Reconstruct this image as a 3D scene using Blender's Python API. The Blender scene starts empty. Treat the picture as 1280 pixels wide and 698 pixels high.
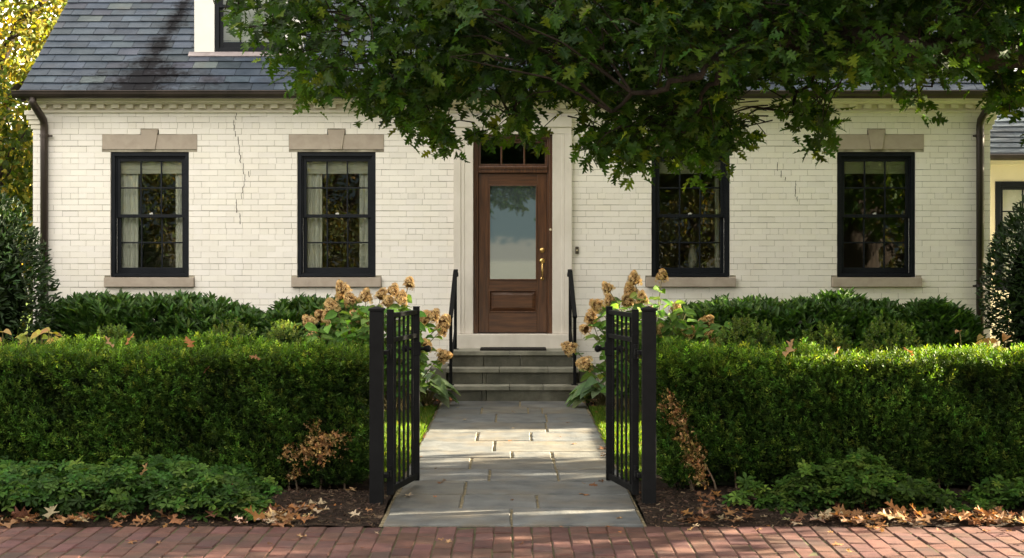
import bpy, math, random
import numpy as np

random.seed(7)
RNG = np.random.default_rng(11)
C = bpy.context.scene.collection
F_PX, HORIZON, EYE = 1850.0, 320.0, 1.73      # lens in photo pixels, horizon row, eye height
SUN_EL, SUN_AZ = math.radians(18), math.radians(14)     # height, and degrees turned from +x towards +y


def at(px, py, Y):
    """the point of the place seen at photo pixel (px, py) at distance Y"""
    return ((px - 641.0) * Y / F_PX, Y, EYE + (HORIZON - py) * Y / F_PX)


# ------------------------------------------------------------------ mesh building
class Geo:
    def __init__(self):
        self.V, self.L, self.S, self.M, self.K, self.n = [], [], [], [], [], 0

    def add(self, V, F, mat=0, col=(1, 1, 1)):
        V = np.asarray(V, float).reshape(-1, 3)
        self.V.append(V)
        col = np.asarray(col, float)
        self.K.append(np.broadcast_to(col, V.shape).copy() if col.ndim == 1 else col)
        self.L.append(np.concatenate([np.asarray(f, int) for f in F]) + self.n)
        self.S.append(np.array([len(f) for f in F], int))
        self.M.append(np.full(len(F), mat, int))
        self.n += len(V)
        return self

    def scatter(self, T, pos, R, scale, col, mat=0):
        TV, TF = T[0], T[1]
        shade = T[2] if len(T) > 2 else np.ones(len(TV))
        m, n = len(pos), len(TV)
        if m == 0:
            return self
        sc = np.asarray(scale, float)
        if sc.ndim == 0:
            sc = np.full(m, float(sc))
        V = np.einsum('mij,nj->mni', R, TV)
        V = V * (sc[:, None, None] if sc.ndim == 1 else sc[:, None, :]) + np.asarray(pos)[:, None, :]
        col = np.asarray(col, float)
        if col.ndim == 1:
            col = np.broadcast_to(col, (m, 3))
        K = col[:, None, :] * np.asarray(shade)[None, :, None]
        base = np.concatenate([np.asarray(f, int) for f in TF])
        sizes = np.array([len(f) for f in TF], int)
        off = (np.arange(m) * n)[:, None]
        self.V.append(V.reshape(-1, 3)); self.K.append(K.reshape(-1, 3))
        self.L.append((base[None, :] + off).reshape(-1) + self.n)
        self.S.append(np.tile(sizes, m)); self.M.append(np.full(len(sizes) * m, mat, int))
        self.n += m * n
        return self

    def box(self, x0, x1, y0, y1, z0, z1, mat=0, col=(1, 1, 1)):
        V = [(x, y, z) for z in (z0, z1) for y in (y0, y1) for x in (x0, x1)]
        return self.add(V, [(0, 2, 3, 1), (4, 5, 7, 6), (0, 1, 5, 4), (2, 6, 7, 3), (0, 4, 6, 2), (1, 3, 7, 5)], mat, col)

    def quad(self, a, b, c, d, mat=0, col=(1, 1, 1)):
        return self.add([a, b, c, d], [(0, 1, 2, 3)], mat, col)

    def prism(self, poly, y0, y1, mat=0, col=(1, 1, 1)):
        """polygon in x,z (counter-clockwise seen from -y) pushed from y0 to y1"""
        n = len(poly)
        V = [(x, y0, z) for x, z in poly] + [(x, y1, z) for x, z in poly]
        F = [tuple(range(n)), tuple(range(2 * n - 1, n - 1, -1))]
        F += [(i, i + n, (i + 1) % n + n, (i + 1) % n) for i in range(n)]
        return self.add(V, F, mat, col)

    def prism_x(self, poly, x0, x1, mat=0, col=(1, 1, 1)):
        """polygon in y,z pushed from x0 to x1"""
        n = len(poly)
        V = [(x0, y, z) for y, z in poly] + [(x1, y, z) for y, z in poly]
        F = [tuple(range(n - 1, -1, -1)), tuple(range(n, 2 * n))]
        F += [(i, (i + 1) % n, (i + 1) % n + n, i + n) for i in range(n)]
        return self.add(V, F, mat, col)

    def bar(self, p, q, w, h, mat=0, col=(1, 1, 1)):
        """a square bar from p to q, w wide across and h tall"""
        p, q = np.array(p, float), np.array(q, float)
        d = (q - p) / np.linalg.norm(q - p)
        up = np.array((0, 0, 1.0)) if abs(d[2]) < .95 else np.array((0, 1.0, 0))
        s = np.cross(d, up); s /= np.linalg.norm(s)
        u = np.cross(s, d)
        V = [e + s * a * w / 2 + u * b * h / 2 for e in (p, q) for a, b in ((-1, -1), (1, -1), (1, 1), (-1, 1))]
        return self.add(V, [(0, 1, 2, 3), (7, 6, 5, 4), (0, 4, 5, 1), (1, 5, 6, 2), (2, 6, 7, 3), (3, 7, 4, 0)], mat, col)

    def tube(self, path, radii, n=8, mat=0, col=(1, 1, 1), cap=True):
        P = np.array(path, float)
        r = np.broadcast_to(np.asarray(radii, float), (len(P),))
        T = np.gradient(P, axis=0)
        T /= np.linalg.norm(T, axis=1)[:, None] + 1e-9
        a = np.array((0, 0, 1.0)) if abs(T[0][2]) < .9 else np.array((1.0, 0, 0))
        N = np.cross(T[0], a); N /= np.linalg.norm(N)
        V = []
        ang = np.arange(n) * 2 * math.pi / n
        for i in range(len(P)):
            N = N - T[i] * np.dot(N, T[i]); N /= np.linalg.norm(N) + 1e-9
            B = np.cross(T[i], N)
            V.append(P[i] + r[i] * (np.cos(ang)[:, None] * N + np.sin(ang)[:, None] * B))
        V = np.concatenate(V)
        F = [(i * n + k, i * n + (k + 1) % n, (i + 1) * n + (k + 1) % n, (i + 1) * n + k)
             for i in range(len(P) - 1) for k in range(n)]
        if cap:
            F += [tuple(range(n - 1, -1, -1)), tuple((len(P) - 1) * n + k for k in range(n))]
        return self.add(V, F, mat, col)

    def lathe(self, prof, cx, cy, n=20, mat=0, col=(1, 1, 1)):
        ang = np.arange(n) * 2 * math.pi / n
        V = np.concatenate([np.stack([cx + r * np.cos(ang), cy + r * np.sin(ang), np.full(n, z)], 1) for r, z in prof])
        F = [(i * n + k, i * n + (k + 1) % n, (i + 1) * n + (k + 1) % n, (i + 1) * n + k)
             for i in range(len(prof) - 1) for k in range(n)]
        F += [tuple(range(n - 1, -1, -1)), tuple((len(prof) - 1) * n + k for k in range(n))]
        return self.add(V, F, mat, col)

    def build(self, name, mats, parent=None, bevel=0, smooth=False):
        me = bpy.data.meshes.new(name)
        V = np.concatenate(self.V)
        if parent is not None:
            V = V - np.array(wloc(parent))
        L = np.concatenate(self.L); S = np.concatenate(self.S); M = np.concatenate(self.M)
        me.vertices.add(len(V)); me.vertices.foreach_set('co', V.astype(np.float32).ravel())
        me.loops.add(len(L)); me.loops.foreach_set('vertex_index', L.astype(np.int32))
        me.polygons.add(len(S))
        me.polygons.foreach_set('loop_start', np.concatenate([[0], np.cumsum(S)[:-1]]).astype(np.int32))
        me.polygons.foreach_set('material_index', M.astype(np.int32))
        me.polygons.foreach_set('use_smooth', np.full(len(S), bool(smooth)))
        K = np.concatenate(self.K)
        me.update(calc_edges=True)
        at_ = me.attributes.new('Col', 'FLOAT_COLOR', 'POINT')
        at_.data.foreach_set('color', np.concatenate([K, np.ones((len(K), 1))], 1).astype(np.float32).ravel())
        for m in (mats if isinstance(mats, (list, tuple)) else [mats]):
            me.materials.append(m)
        o = bpy.data.objects.new(name, me)
        C.objects.link(o)
        if parent is not None:
            o.parent = parent
        if bevel:
            b = o.modifiers.new('bevel', 'BEVEL'); b.width = bevel; b.segments = 2; b.limit_method = 'ANGLE'
        return o


def wloc(o):
    v = np.zeros(3)
    while o is not None:
        v += np.array(o.location); o = o.parent
    return v


def tag(o, label, cat, group=None):
    o['label'] = label; o['category'] = cat
    if group: o['group'] = group
    return o


def thing(name, label, cat, loc=(0, 0, 0), group=None):
    o = bpy.data.objects.new(name, None); C.objects.link(o); o.location = loc
    return tag(o, label, cat, group)


def struct(o):
    o['kind'] = 'structure'; return o


def stuff(o, label, cat):
    o['kind'] = 'stuff'; return tag(o, label, cat)


def copy_tree(o, parent=None):
    c = o.copy(); C.objects.link(c)
    if parent is not None: c.parent = parent
    for ch in list(o.children): copy_tree(ch, c)
    return c


# ------------------------------------------------------------------ materials
def nt(name):
    m = bpy.data.materials.new(name); m.use_nodes = True
    t = m.node_tree
    for n in list(t.nodes): t.nodes.remove(n)
    return m, t, (lambda k, **kw: newnode(t, k, **kw)), t.links.new


def newnode(t, kind, **kw):
    n = t.nodes.new(kind)
    for k, v in kw.items():
        if k in n.inputs: n.inputs[k].default_value = v
        else: setattr(n, k, v)
    return n


def pm(name, c1, c2, scale=4, rough=.6, spec=.4, bump=0, bscale=60, attr=False, metal=0, detail=6, stretch=(1, 1, 1), lo=.35, hi=.65,
       c3=None, c3scale=1.2, c3lo=.55, c3hi=.75, bdist=.01, coat=0, rough2=None):
    """noise-mottled paint, stone, wood or metal"""
    m, t, N, K = nt(name)
    out = N('ShaderNodeOutputMaterial'); p = N('ShaderNodeBsdfPrincipled')
    p.inputs['Roughness'].default_value = rough; p.inputs['Specular IOR Level'].default_value = spec; p.inputs['Metallic'].default_value = metal
    p.inputs['Coat Weight'].default_value = coat
    K(p.outputs[0], out.inputs[0])
    tc = N('ShaderNodeTexCoord'); mp = N('ShaderNodeMapping'); mp.inputs['Scale'].default_value = stretch
    K(tc.outputs['Object'], mp.inputs[0])
    no = N('ShaderNodeTexNoise', Scale=scale, Detail=detail, Roughness=.6); K(mp.outputs[0], no.inputs['Vector'])
    mr = N('ShaderNodeMapRange'); mr.inputs[1].default_value = lo; mr.inputs[2].default_value = hi
    K(no.outputs['Fac'], mr.inputs[0])
    mx = N('ShaderNodeMix', data_type='RGBA'); mx.inputs[6].default_value = (*c1, 1); mx.inputs[7].default_value = (*c2, 1)
    K(mr.outputs[0], mx.inputs[0]); res = mx.outputs[2]
    if c3 is not None:
        n3 = N('ShaderNodeTexNoise', Scale=c3scale, Detail=8, Roughness=.65); K(mp.outputs[0], n3.inputs['Vector'])
        r3 = N('ShaderNodeMapRange'); r3.inputs[1].default_value = c3lo; r3.inputs[2].default_value = c3hi
        K(n3.outputs['Fac'], r3.inputs[0])
        m3 = N('ShaderNodeMix', data_type='RGBA'); m3.inputs[7].default_value = (*c3, 1)
        K(r3.outputs[0], m3.inputs[0]); K(res, m3.inputs[6]); res = m3.outputs[2]
    if attr:
        a = N('ShaderNodeAttribute', attribute_name='Col')
        mu = N('ShaderNodeMix', data_type='RGBA', blend_type='MULTIPLY'); mu.inputs[0].default_value = 1
        K(res, mu.inputs[6]); K(a.outputs['Color'], mu.inputs[7]); res = mu.outputs[2]
    K(res, p.inputs['Base Color'])
    if rough2 is not None:
        rr = N('ShaderNodeMapRange'); rr.inputs[3].default_value = rough; rr.inputs[4].default_value = rough2
        K(no.outputs['Fac'], rr.inputs[0]); K(rr.outputs[0], p.inputs['Roughness'])
    if bump:
        bn = N('ShaderNodeTexNoise', Scale=bscale, Detail=5, Roughness=.6); K(mp.outputs[0], bn.inputs['Vector'])
        b = N('ShaderNodeBump', Strength=bump, Distance=bdist); K(bn.outputs['Fac'], b.inputs['Height']); K(b.outputs[0], p.inputs['Normal'])
    return m


def leafm(name, rough=.5, spec=.35, transl=.35, tint=(1, 1, 1), tcol=(1.5, 1.5, .5)):
    """leaf: colour from the mesh, glossy front and light through the blade"""
    m, t, N, K = nt(name)
    out = N('ShaderNodeOutputMaterial'); p = N('ShaderNodeBsdfPrincipled', Roughness=rough)
    p.inputs['Specular IOR Level'].default_value = spec
    a = N('ShaderNodeAttribute', attribute_name='Col')
    tc = N('ShaderNodeTexCoord'); no = N('ShaderNodeTexNoise', Scale=35, Detail=3); K(tc.outputs['Object'], no.inputs['Vector'])
    mr = N('ShaderNodeMapRange'); mr.inputs[3].default_value = .65; mr.inputs[4].default_value = 1.35; K(no.outputs['Fac'], mr.inputs[0])
    mu = N('ShaderNodeVectorMath', operation='SCALE'); K(a.outputs['Color'], mu.inputs[0]); K(mr.outputs[0], mu.inputs['Scale'])
    mu2 = N('ShaderNodeVectorMath', operation='MULTIPLY'); K(mu.outputs[0], mu2.inputs[0]); mu2.inputs[1].default_value = tint
    K(mu2.outputs[0], p.inputs['Base Color'])
    tr = N('ShaderNodeBsdfTranslucent'); mu3 = N('ShaderNodeVectorMath', operation='MULTIPLY'); K(mu2.outputs[0], mu3.inputs[0]); mu3.inputs[1].default_value = tcol
    K(mu3.outputs[0], tr.inputs['Color'])
    mx = N('ShaderNodeMixShader'); mx.inputs[0].default_value = transl
    K(p.outputs[0], mx.inputs[1]); K(tr.outputs[0], mx.inputs[2]); K(mx.outputs[0], out.inputs[0])
    return m


def glassm(name, tint=(1, 1, 1), base=.03, gain=1.0, rough=.0, wave=.02):
    """thin window pane: see-through, mirrors more at a slant"""
    m, t, N, K = nt(name)
    out = N('ShaderNodeOutputMaterial')
    tr = N('ShaderNodeBsdfTransparent'); tr.inputs[0].default_value = (*tint, 1)
    gl = N('ShaderNodeBsdfGlossy', Roughness=rough)
    fr = N('ShaderNodeFresnel', IOR=1.5)
    ma = N('ShaderNodeMath', operation='MULTIPLY_ADD'); ma.inputs[1].default_value = gain; ma.inputs[2].default_value = base; ma.use_clamp = True
    K(fr.outputs[0], ma.inputs[0])
    tc = N('ShaderNodeTexCoord'); no = N('ShaderNodeTexNoise', Scale=3.5, Detail=1); K(tc.outputs['Object'], no.inputs['Vector'])
    b = N('ShaderNodeBump', Strength=wave, Distance=.05); K(no.outputs['Fac'], b.inputs['Height']); K(b.outputs[0], gl.inputs['Normal'])
    mx = N('ShaderNodeMixShader'); K(ma.outputs[0], mx.inputs[0]); K(tr.outputs[0], mx.inputs[1]); K(gl.outputs[0], mx.inputs[2])
    K(mx.outputs[0], out.inputs[0])
    return m


def doorglassm(name):
    m, t, N, K = nt(name)
    out = N('ShaderNodeOutputMaterial')
    d = N('ShaderNodeBsdfDiffuse'); d.inputs[0].default_value = (.075, .098, .098, 1)
    gl = N('ShaderNodeBsdfGlossy', Roughness=.022); gl.inputs[0].default_value = (.95, 1, 1, 1)
    mx = N('ShaderNodeMixShader'); mx.inputs[0].default_value = .50
    K(d.outputs[0], mx.inputs[1]); K(gl.outputs[0], mx.inputs[2]); K(mx.outputs[0], out.inputs[0])
    return m


M = {}
M['paint'] = pm('painted_brick', (.80, .754, .686), (.85, .81, .75), 2.2, .62, .25, .30, 70, True, c3=(.71, .65, .555), c3scale=1.1, c3lo=.52, c3hi=.85, bdist=.004)
M['mortar'] = pm('painted_mortar', (.16, .14, .105), (.42, .38, .30), 4, .8, .2, .5, 120, bdist=.004)
M['cornice'] = pm('cornice_paint', (.70, .645, .53), (.76, .71, .60), 3, .55, .3, .15, 60, bdist=.003)
M['crack'] = pm('crack_dark', (.07, .06, .05), (.14, .12, .10), 30, .9, .1)
M['limestone'] = pm('limestone', (.60, .55, .485), (.70, .65, .585), 3.5, .75, .25, .3, 120, c3=(.52, .48, .42), c3scale=2, stretch=(1, 1, .45), bdist=.003)
M['lintel'] = pm('buff_limestone', (.36, .30, .245), (.44, .375, .31), 6, .8, .2, .4, 160, c3=(.30, .25, .205), c3scale=3, bdist=.003)
M['slate'] = pm('roof_slate', (.029, .041, .057), (.058, .074, .096), 3, .55, .18, .5, 25, True, c3=(.04, .04, .045), c3scale=2.2, c3lo=.55, c3hi=.8, bdist=.006)
M['bronze'] = pm('dark_bronze', (.030, .024, .021), (.060, .045, .038), 3, .38, .5, .1, 30, metal=.5, stretch=(1, 1, .3))
M['black'] = pm('black_iron_paint', (.0035, .0036, .004), (.006, .0062, .0068), 12, .6, .10, .15, 150, bdist=.002)
M['frame'] = pm('window_black_paint', (.006, .0075, .0105), (.010, .0118, .0155), 6, .45, .16, .08, 80, bdist=.002)
M['wood'] = pm('mahogany', (.046, .0165, .006), (.112, .044, .016), 7, .36, .45, .12, 40, stretch=(6, 6, .45), coat=.25, bdist=.002)
M['woodh'] = pm('mahogany_rail', (.047, .017, .0065), (.106, .042, .0155), 7, .36, .45, .12, 40, stretch=(.45, 6, 6), coat=.25, bdist=.002)
M['brass'] = pm('brass', (.62, .40, .13), (.75, .52, .20), 20, .28, .5, metal=1)
M['glass'] = glassm('window_glass', (.88, .92, .88), .085, 1.2, wave=.006)
M['doorglass'] = doorglassm('frosted_door_glass')
M['linen'] = pm('linen_curtain', (.74, .72, .64), (.80, .78, .70), 20, .9, .1, .3, 200)
M['shade'] = pm('woven_shade', (.55, .53, .44), (.66, .64, .54), 14, .9, .1, .3, 150, stretch=(.4, 1, 6))
M['interior'] = pm('room_plaster', (.20, .165, .12), (.26, .215, .16), 2, .9, .1)
M['bluestone'] = pm('bluestone', (.048, .052, .054), (.122, .124, .120), 4.5, .62, .3, .8, 40, True, c3=(.125, .102, .070), c3scale=2.3, c3lo=.46, c3hi=.78, lo=.30, hi=.66, bdist=.006)
M['stepstone'] = pm('step_stone', (.12, .118, .095), (.23, .22, .18), 4, .65, .3, .6, 40, True, c3=(.085, .08, .058), c3scale=2.4, c3lo=.5, c3hi=.7, bdist=.006)
M['sandjoint'] = pm('sandy_joint', (.085, .07, .042), (.30, .25, .16), 25, .95, .1, .6, 200)
M['brick'] = pm('paving_brick', (.058, .025, .020), (.098, .045, .036), 9, .75, .25, .6, 90, True, c3=(.042, .030, .026), c3scale=2.5, c3lo=.5, c3hi=.75, bdist=.004)
M['moss'] = pm('mossy_joint', (.045, .042, .025), (.09, .085, .045), 14, .95, .1, .5, 160)
M['soil'] = pm('bark_mulch_soil', (.015, .010, .0075), (.042, .028, .020), 18, .95, .1, 1, 70, c3=(.09, .06, .04), c3scale=30, c3lo=.6, c3hi=.75, bdist=.03)
M['turf'] = pm('turf', (.05, .085, .012), (.10, .14, .025), 6, .9, .1, .8, 90)
M['field'] = pm('ground_field', (.030, .033, .028), (.050, .050, .042), .35, .9, .1, .4, 8)
M['asphalt'] = pm('asphalt', (.045, .045, .047), (.065, .064, .063), 5, .85, .3, .6, 160)
M['bark'] = pm('oak_bark', (.012, .0085, .006), (.034, .025, .018), 12, .9, .2, 1, 26, stretch=(1, 1, .3), bdist=.03)
M['stem'] = pm('green_stem', (.09, .085, .03), (.14, .11, .045), 10, .7, .2)
M['twig'] = pm('brown_twig', (.08, .055, .035), (.15, .11, .075), 10, .85, .2)
M['oakleaf'] = leafm('oak_leaf', .45, .18, .40, tcol=(1.7, 1.6, .45))
M['hedgeleaf'] = leafm('hedge_leaf', .6, .12, .25, tcol=(1.6, 1.5, .4))
M['laurelleaf'] = leafm('laurel_leaf', .48, .28, .2)
M['softleaf'] = leafm('soft_leaf', .6, .15, .35)
M['dryleaf'] = leafm('dry_leaf', .8, .15, .2, tcol=(1.3, 1.1, .6))
M['bloom'] = leafm('dried_bloom', .85, .1, .25, tcol=(1.3, 1.1, .7))
M['grass'] = leafm('grass_blade', .6, .2, .4, tcol=(1.6, 1.5, .4))
M['farleaf'] = leafm('sunlit_leaf', .6, .2, .5, tcol=(1.5, 1.3, .4))
M['mat'] = pm('coir_mat', (.018, .016, .015), (.035, .032, .03), 60, .95, .05, .8, 300)
M['wing'] = pm('wing_siding_paint', (.68, .60, .45), (.74, .66, .50), 3, .6, .3, .1, 60)
M['vase'] = pm('mottled_glaze', (.70, .62, .53), (.82, .75, .66), 14, .4, .4, stretch=(1, 1, .4), c3=(.12, .09, .07), c3scale=9, c3lo=.55, c3hi=.62)
M['flash'] = pm('lead_flashing', (.26, .22, .22), (.36, .31, .31), 8, .5, .4, metal=.3)
M['white'] = pm('white_trim_paint', (.74, .72, .67), (.79, .77, .72), 4, .5, .3, .06, 50)
M['plastic'] = pm('doorbell_plate', (.05, .042, .03), (.08, .065, .045), 20, .4, .4)
M['pearl'] = pm('doorbell_button', (.6, .5, .32), (.7, .6, .42), 20, .3, .5)
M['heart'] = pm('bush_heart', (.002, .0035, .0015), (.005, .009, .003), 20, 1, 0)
# ================================================================== THE HOUSE
Y0 = 18.69                                   # the brick face
WX = [-4.586, -2.227, 2.247, 4.591]          # window centres
WW, WB, WT, WM = .495, 1.467, 3.043, 2.235   # half width, bottom, top, meeting rail
XL, XR = -6.06, 6.03


def stained_slate():
    """slate with the dark run-off streak below the ridge of the left slope"""
    m = M['slate'].copy(); m.name = 'stained_slate'; t = m.node_tree; K = t.links.new
    p = next(n for n in t.nodes if n.type == 'BSDF_PRINCIPLED')
    src = p.inputs['Base Color'].links[0].from_socket
    N = lambda k, **kw: newnode(t, k, **kw)

    def math_(op, a, b=None):
        n = N('ShaderNodeMath', operation=op)
        for i, v in enumerate((a, b)):
            if v is None: continue
            if isinstance(v, (int, float)): n.inputs[i].default_value = v
            else: K(v, n.inputs[i])
        return n.outputs[0]
    tc = N('ShaderNodeTexCoord'); sx = N('ShaderNodeSeparateXYZ'); K(tc.outputs['Object'], sx.inputs[0])
    no = N('ShaderNodeTexNoise', Scale=2.4, Detail=8, Roughness=.7); K(tc.outputs['Object'], no.inputs['Vector'])
    no2 = N('ShaderNodeTexNoise', Scale=14, Detail=6, Roughness=.7); K(tc.outputs['Object'], no2.inputs['Vector'])
    cx = math_('ADD', math_('MULTIPLY', math_('SUBTRACT', 4.3, sx.outputs['Z']), -.12), -4.62)
    d = math_('ABSOLUTE', math_('SUBTRACT', sx.outputs['X'], cx))
    w = math_('ADD', math_('MULTIPLY', math_('MAXIMUM', math_('SUBTRACT', 4.32, sx.outputs['Z']), 0), 1.75), .15)
    r = math_('SUBTRACT', math_('ADD', math_('MULTIPLY', no.outputs['Fac'], 3.4), math_('MULTIPLY', no2.outputs['Fac'], 2.6)), math_('DIVIDE', d, w))
    mr = N('ShaderNodeMapRange'); mr.inputs[1].default_value = 1.75; mr.inputs[2].default_value = 2.9; mr.inputs[4].default_value = .93
    K(r, mr.inputs[0])
    mx = N('ShaderNodeMix', data_type='RGBA'); mx.inputs[7].default_value = (.012, .011, .012, 1)
    K(mr.outputs[0], mx.inputs[0]); K(src, mx.inputs[6]); K(mx.outputs[2], p.inputs['Base Color'])
    K(math_('MULTIPLY', math_('SUBTRACT', 1.0, mr.outputs[0]), .18), p.inputs['Specular IOR Level'])
    return m


M['roof'] = stained_slate()
house = thing('house', 'cream painted brick house with dark slate roof, black windows and brown door', 'house', (0, Y0, 0))
house_o = np.array((0, Y0, 0))

# openings cut in the brickwork: (x0, x1, z0, z1)
OPEN = []
for c in WX:
    OPEN += [(c - WW, c + WW, WB - .01, WT), (c - .60, c + .60, 3.073, 3.258), (c - .115, c + .115, 3.2, 3.325), (c - .57, c + .57, 1.336, 1.457)]
OPEN += [(-.745, .745, -.1, 3.50)]
ZTOP = 3.56
g = Geo()
ch = .0742
rows = int(ZTOP / ch)
for r in range(rows + 1):
    z0, z1 = r * ch, min((r + 1) * ch - RNG.uniform(.0018, .0048), ZTOP)
    if z1 - z0 < .02: continue
    zc = (z0 + z1) / 2
    cuts = sorted((a, b) for a, b, c0, c1 in OPEN if c0 < zc < c1)
    spans, x = [], XL
    for a, b in cuts:
        if a > x: spans.append((x, a))
        x = max(x, b)
    if x < XR: spans.append((x, XR))
    header = (r % 6 == 3)
    step = .104 if header else .207
    ph = (.0 if r % 2 else .5) * step + (.03 if header else 0)
    rz = RNG.normal(0, .0010); rd = RNG.normal(0, .0006)
    for a, b in spans:
        k = math.floor((a - ph) / step)
        xs = [a]
        while True:
            k += 1
            e = ph + k * step + RNG.normal(0, .0035)
            if e >= b - .035: break
            if e - xs[-1] > .035: xs.append(e)
        xs.append(b)
        for u, v in zip(xs[:-1], xs[1:]):
            v2 = v - (.0006 if RNG.random() < .6 else .0028)
            d = rd * .5 + RNG.normal(0, .0005); t1, t2 = RNG.normal(0, .0003, 2)
            zz0, zz1 = z0 + rz + RNG.normal(0, .0008), z1 + rz + RNG.normal(0, .0009)
            bv = .0012
            V = [(u, Y0 + .0036, zz0), (v2, Y0 + .0036, zz0), (v2, Y0 + .0036, zz1), (u, Y0 + .0036, zz1),
                 (u + bv, Y0 + d + t1, zz0 + bv), (v2 - bv, Y0 + d + t2, zz0 + bv), (v2 - bv, Y0 + d + t2 - t1, zz1 - bv), (u + bv, Y0 + d, zz1 - bv)]
            s = 1 + RNG.normal(0, .016)
            if RNG.random() < .02: s *= .94
            g.add(V, [(4, 5, 6, 7), (0, 1, 5, 4), (1, 2, 6, 5), (2, 3, 7, 6), (3, 0, 4, 7)], 0, (s, s, s * (1 + RNG.normal(0, .008))))
# mortar sheet behind the bricks, with the same openings
xs = sorted({XL, XR} | {v for o in OPEN for v in o[:2]})
zs = sorted({0, ZTOP} | {min(max(v, 0), ZTOP) for o in OPEN for v in o[2:]})
for x0, x1 in zip(xs[:-1], xs[1:]):
    for z0, z1 in zip(zs[:-1], zs[1:]):
        cx, cz = (x0 + x1) / 2, (z0 + z1) / 2
        if any(a < cx < b and c0 < cz < c1 for a, b, c0, c1 in OPEN): continue
        g.quad((x0, Y0 + .0034, z0), (x1, Y0 + .0034, z0), (x1, Y0 + .0034, z1), (x0, Y0 + .0034, z1), 1)
for c in WX:                                  # brick reveals beside each window
    for s in (-1, 1):
        x = c + s * WW
        g.box(min(x, x + s * .05), max(x, x + s * .05), Y0 + .0075, Y0 + .2, WB - .01, WT, 0, (.95, .95, .95))
RY, RZ, EY, EZ = 23.3, 7.32, 18.40, 3.78       # ridge and eave of the main roof
BY = 2 * RY - Y0
for x, s in ((XL, 1), (XR, -1)):               # gable walls and back
    g.add([(x, Y0 + .006, 0), (x, BY, 0), (x, BY, ZTOP), (x, RY, RZ - .2), (x, Y0 + .006, ZTOP)], [(0, 1, 2, 3, 4) if s < 0 else (4, 3, 2, 1, 0)], 0)
g.quad((XL, BY, 0), (XR, BY, 0), (XR, BY, ZTOP + .2), (XL, BY, ZTOP + .2), 0)
g.build('wall', [M['paint'], M['mortar']], house)


def crack(pts, w, seed):
    """a thin broken line that follows the joints"""
    rg = np.random.default_rng(seed); q = [np.array(pts[0], float)]
    for p in pts[1:]:
        p = np.array(p, float)
        n = max(1, int(round(abs(p[1] - q[-1][1]) / ch))); a = q[-1].copy()
        for i in range(1, n + 1):                      # down through a brick, then along the joint
            e = a + (p - a) * i / n; b0 = q[-1]
            for f in (.35, .7, 1): q.append(np.array((b0[0] + rg.normal(0, .0035), b0[1] + (e[1] - b0[1]) * f)))
            q.append(np.array((e[0] + rg.normal(0, .012), e[1] + rg.normal(0, .003))))
    gg = Geo(); V = []
    for a in q:
        wd = w * rg.uniform(.4, 1.3)
        V += [(a[0] - wd, Y0 - .0045, a[1]), (a[0] + wd, Y0 - .0045, a[1])]
    gg.add(V, [(2 * i, 2 * i + 1, 2 * i + 3, 2 * i + 2) for i in range(len(q) - 1)])
    return gg


def cz(px, py): return ((px - 641) / 99, EYE + (320 - py) / 99)


g = crack([cz(*p) for p in ((295, 140), (293, 150), (296.5, 171), (299.5, 181), (300, 194), (305.5, 204), (306, 218), (303, 234), (298, 249), (297, 256), (300, 266), (298.5, 280))], .0042, 3)
crack([cz(*p) for p in ((311, 214), (310.5, 221))], .004, 4).build('wall_crack', M['crack'], house)
g.build('wall_crack', M['crack'], house)
crack([cz(*p) for p in ((972, 203), (976, 214), (981, 222), (993, 226), (995, 240), (1001, 252))], .0042, 5).build('wall_crack', M['crack'], house)

# cornice: fascia, moulding, dentils, band, end corbels
g = Geo()
g.prism_x([(Y0 + .2, 3.78), (18.45, 3.78), (18.45, 3.72), (18.50, 3.70), (18.50, 3.665), (Y0 - .12, 3.655), (Y0 - .12, 3.64), (Y0 - .012, 3.635), (Y0 - .012, 3.565), (Y0 + .2, 3.565)], XL - .02, XR + .02)
n = int((XR - XL) / .182)
for i in range(n + 1):
    x = XL + .10 + i * .182
    g.box(x, x + .095, Y0 - .095, Y0 - .010, 3.586, 3.6365)
g.box(XL - .03, XR + .03, Y0 - .042, Y0 - .002, 3.535, 3.564)
for i in range(4):
    d = .022 * (i + 1)
    for s, x in ((-1, XL), (1, XR)):
        z = 3.33 + i * .058
        g.box(min(x + s * d, x - s * .10), max(x + s * d, x - s * .10), Y0 - d * .8, Y0 + .22, z, z + .054)
g.build('cornice', M['cornice'], house, bevel=.004)

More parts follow.
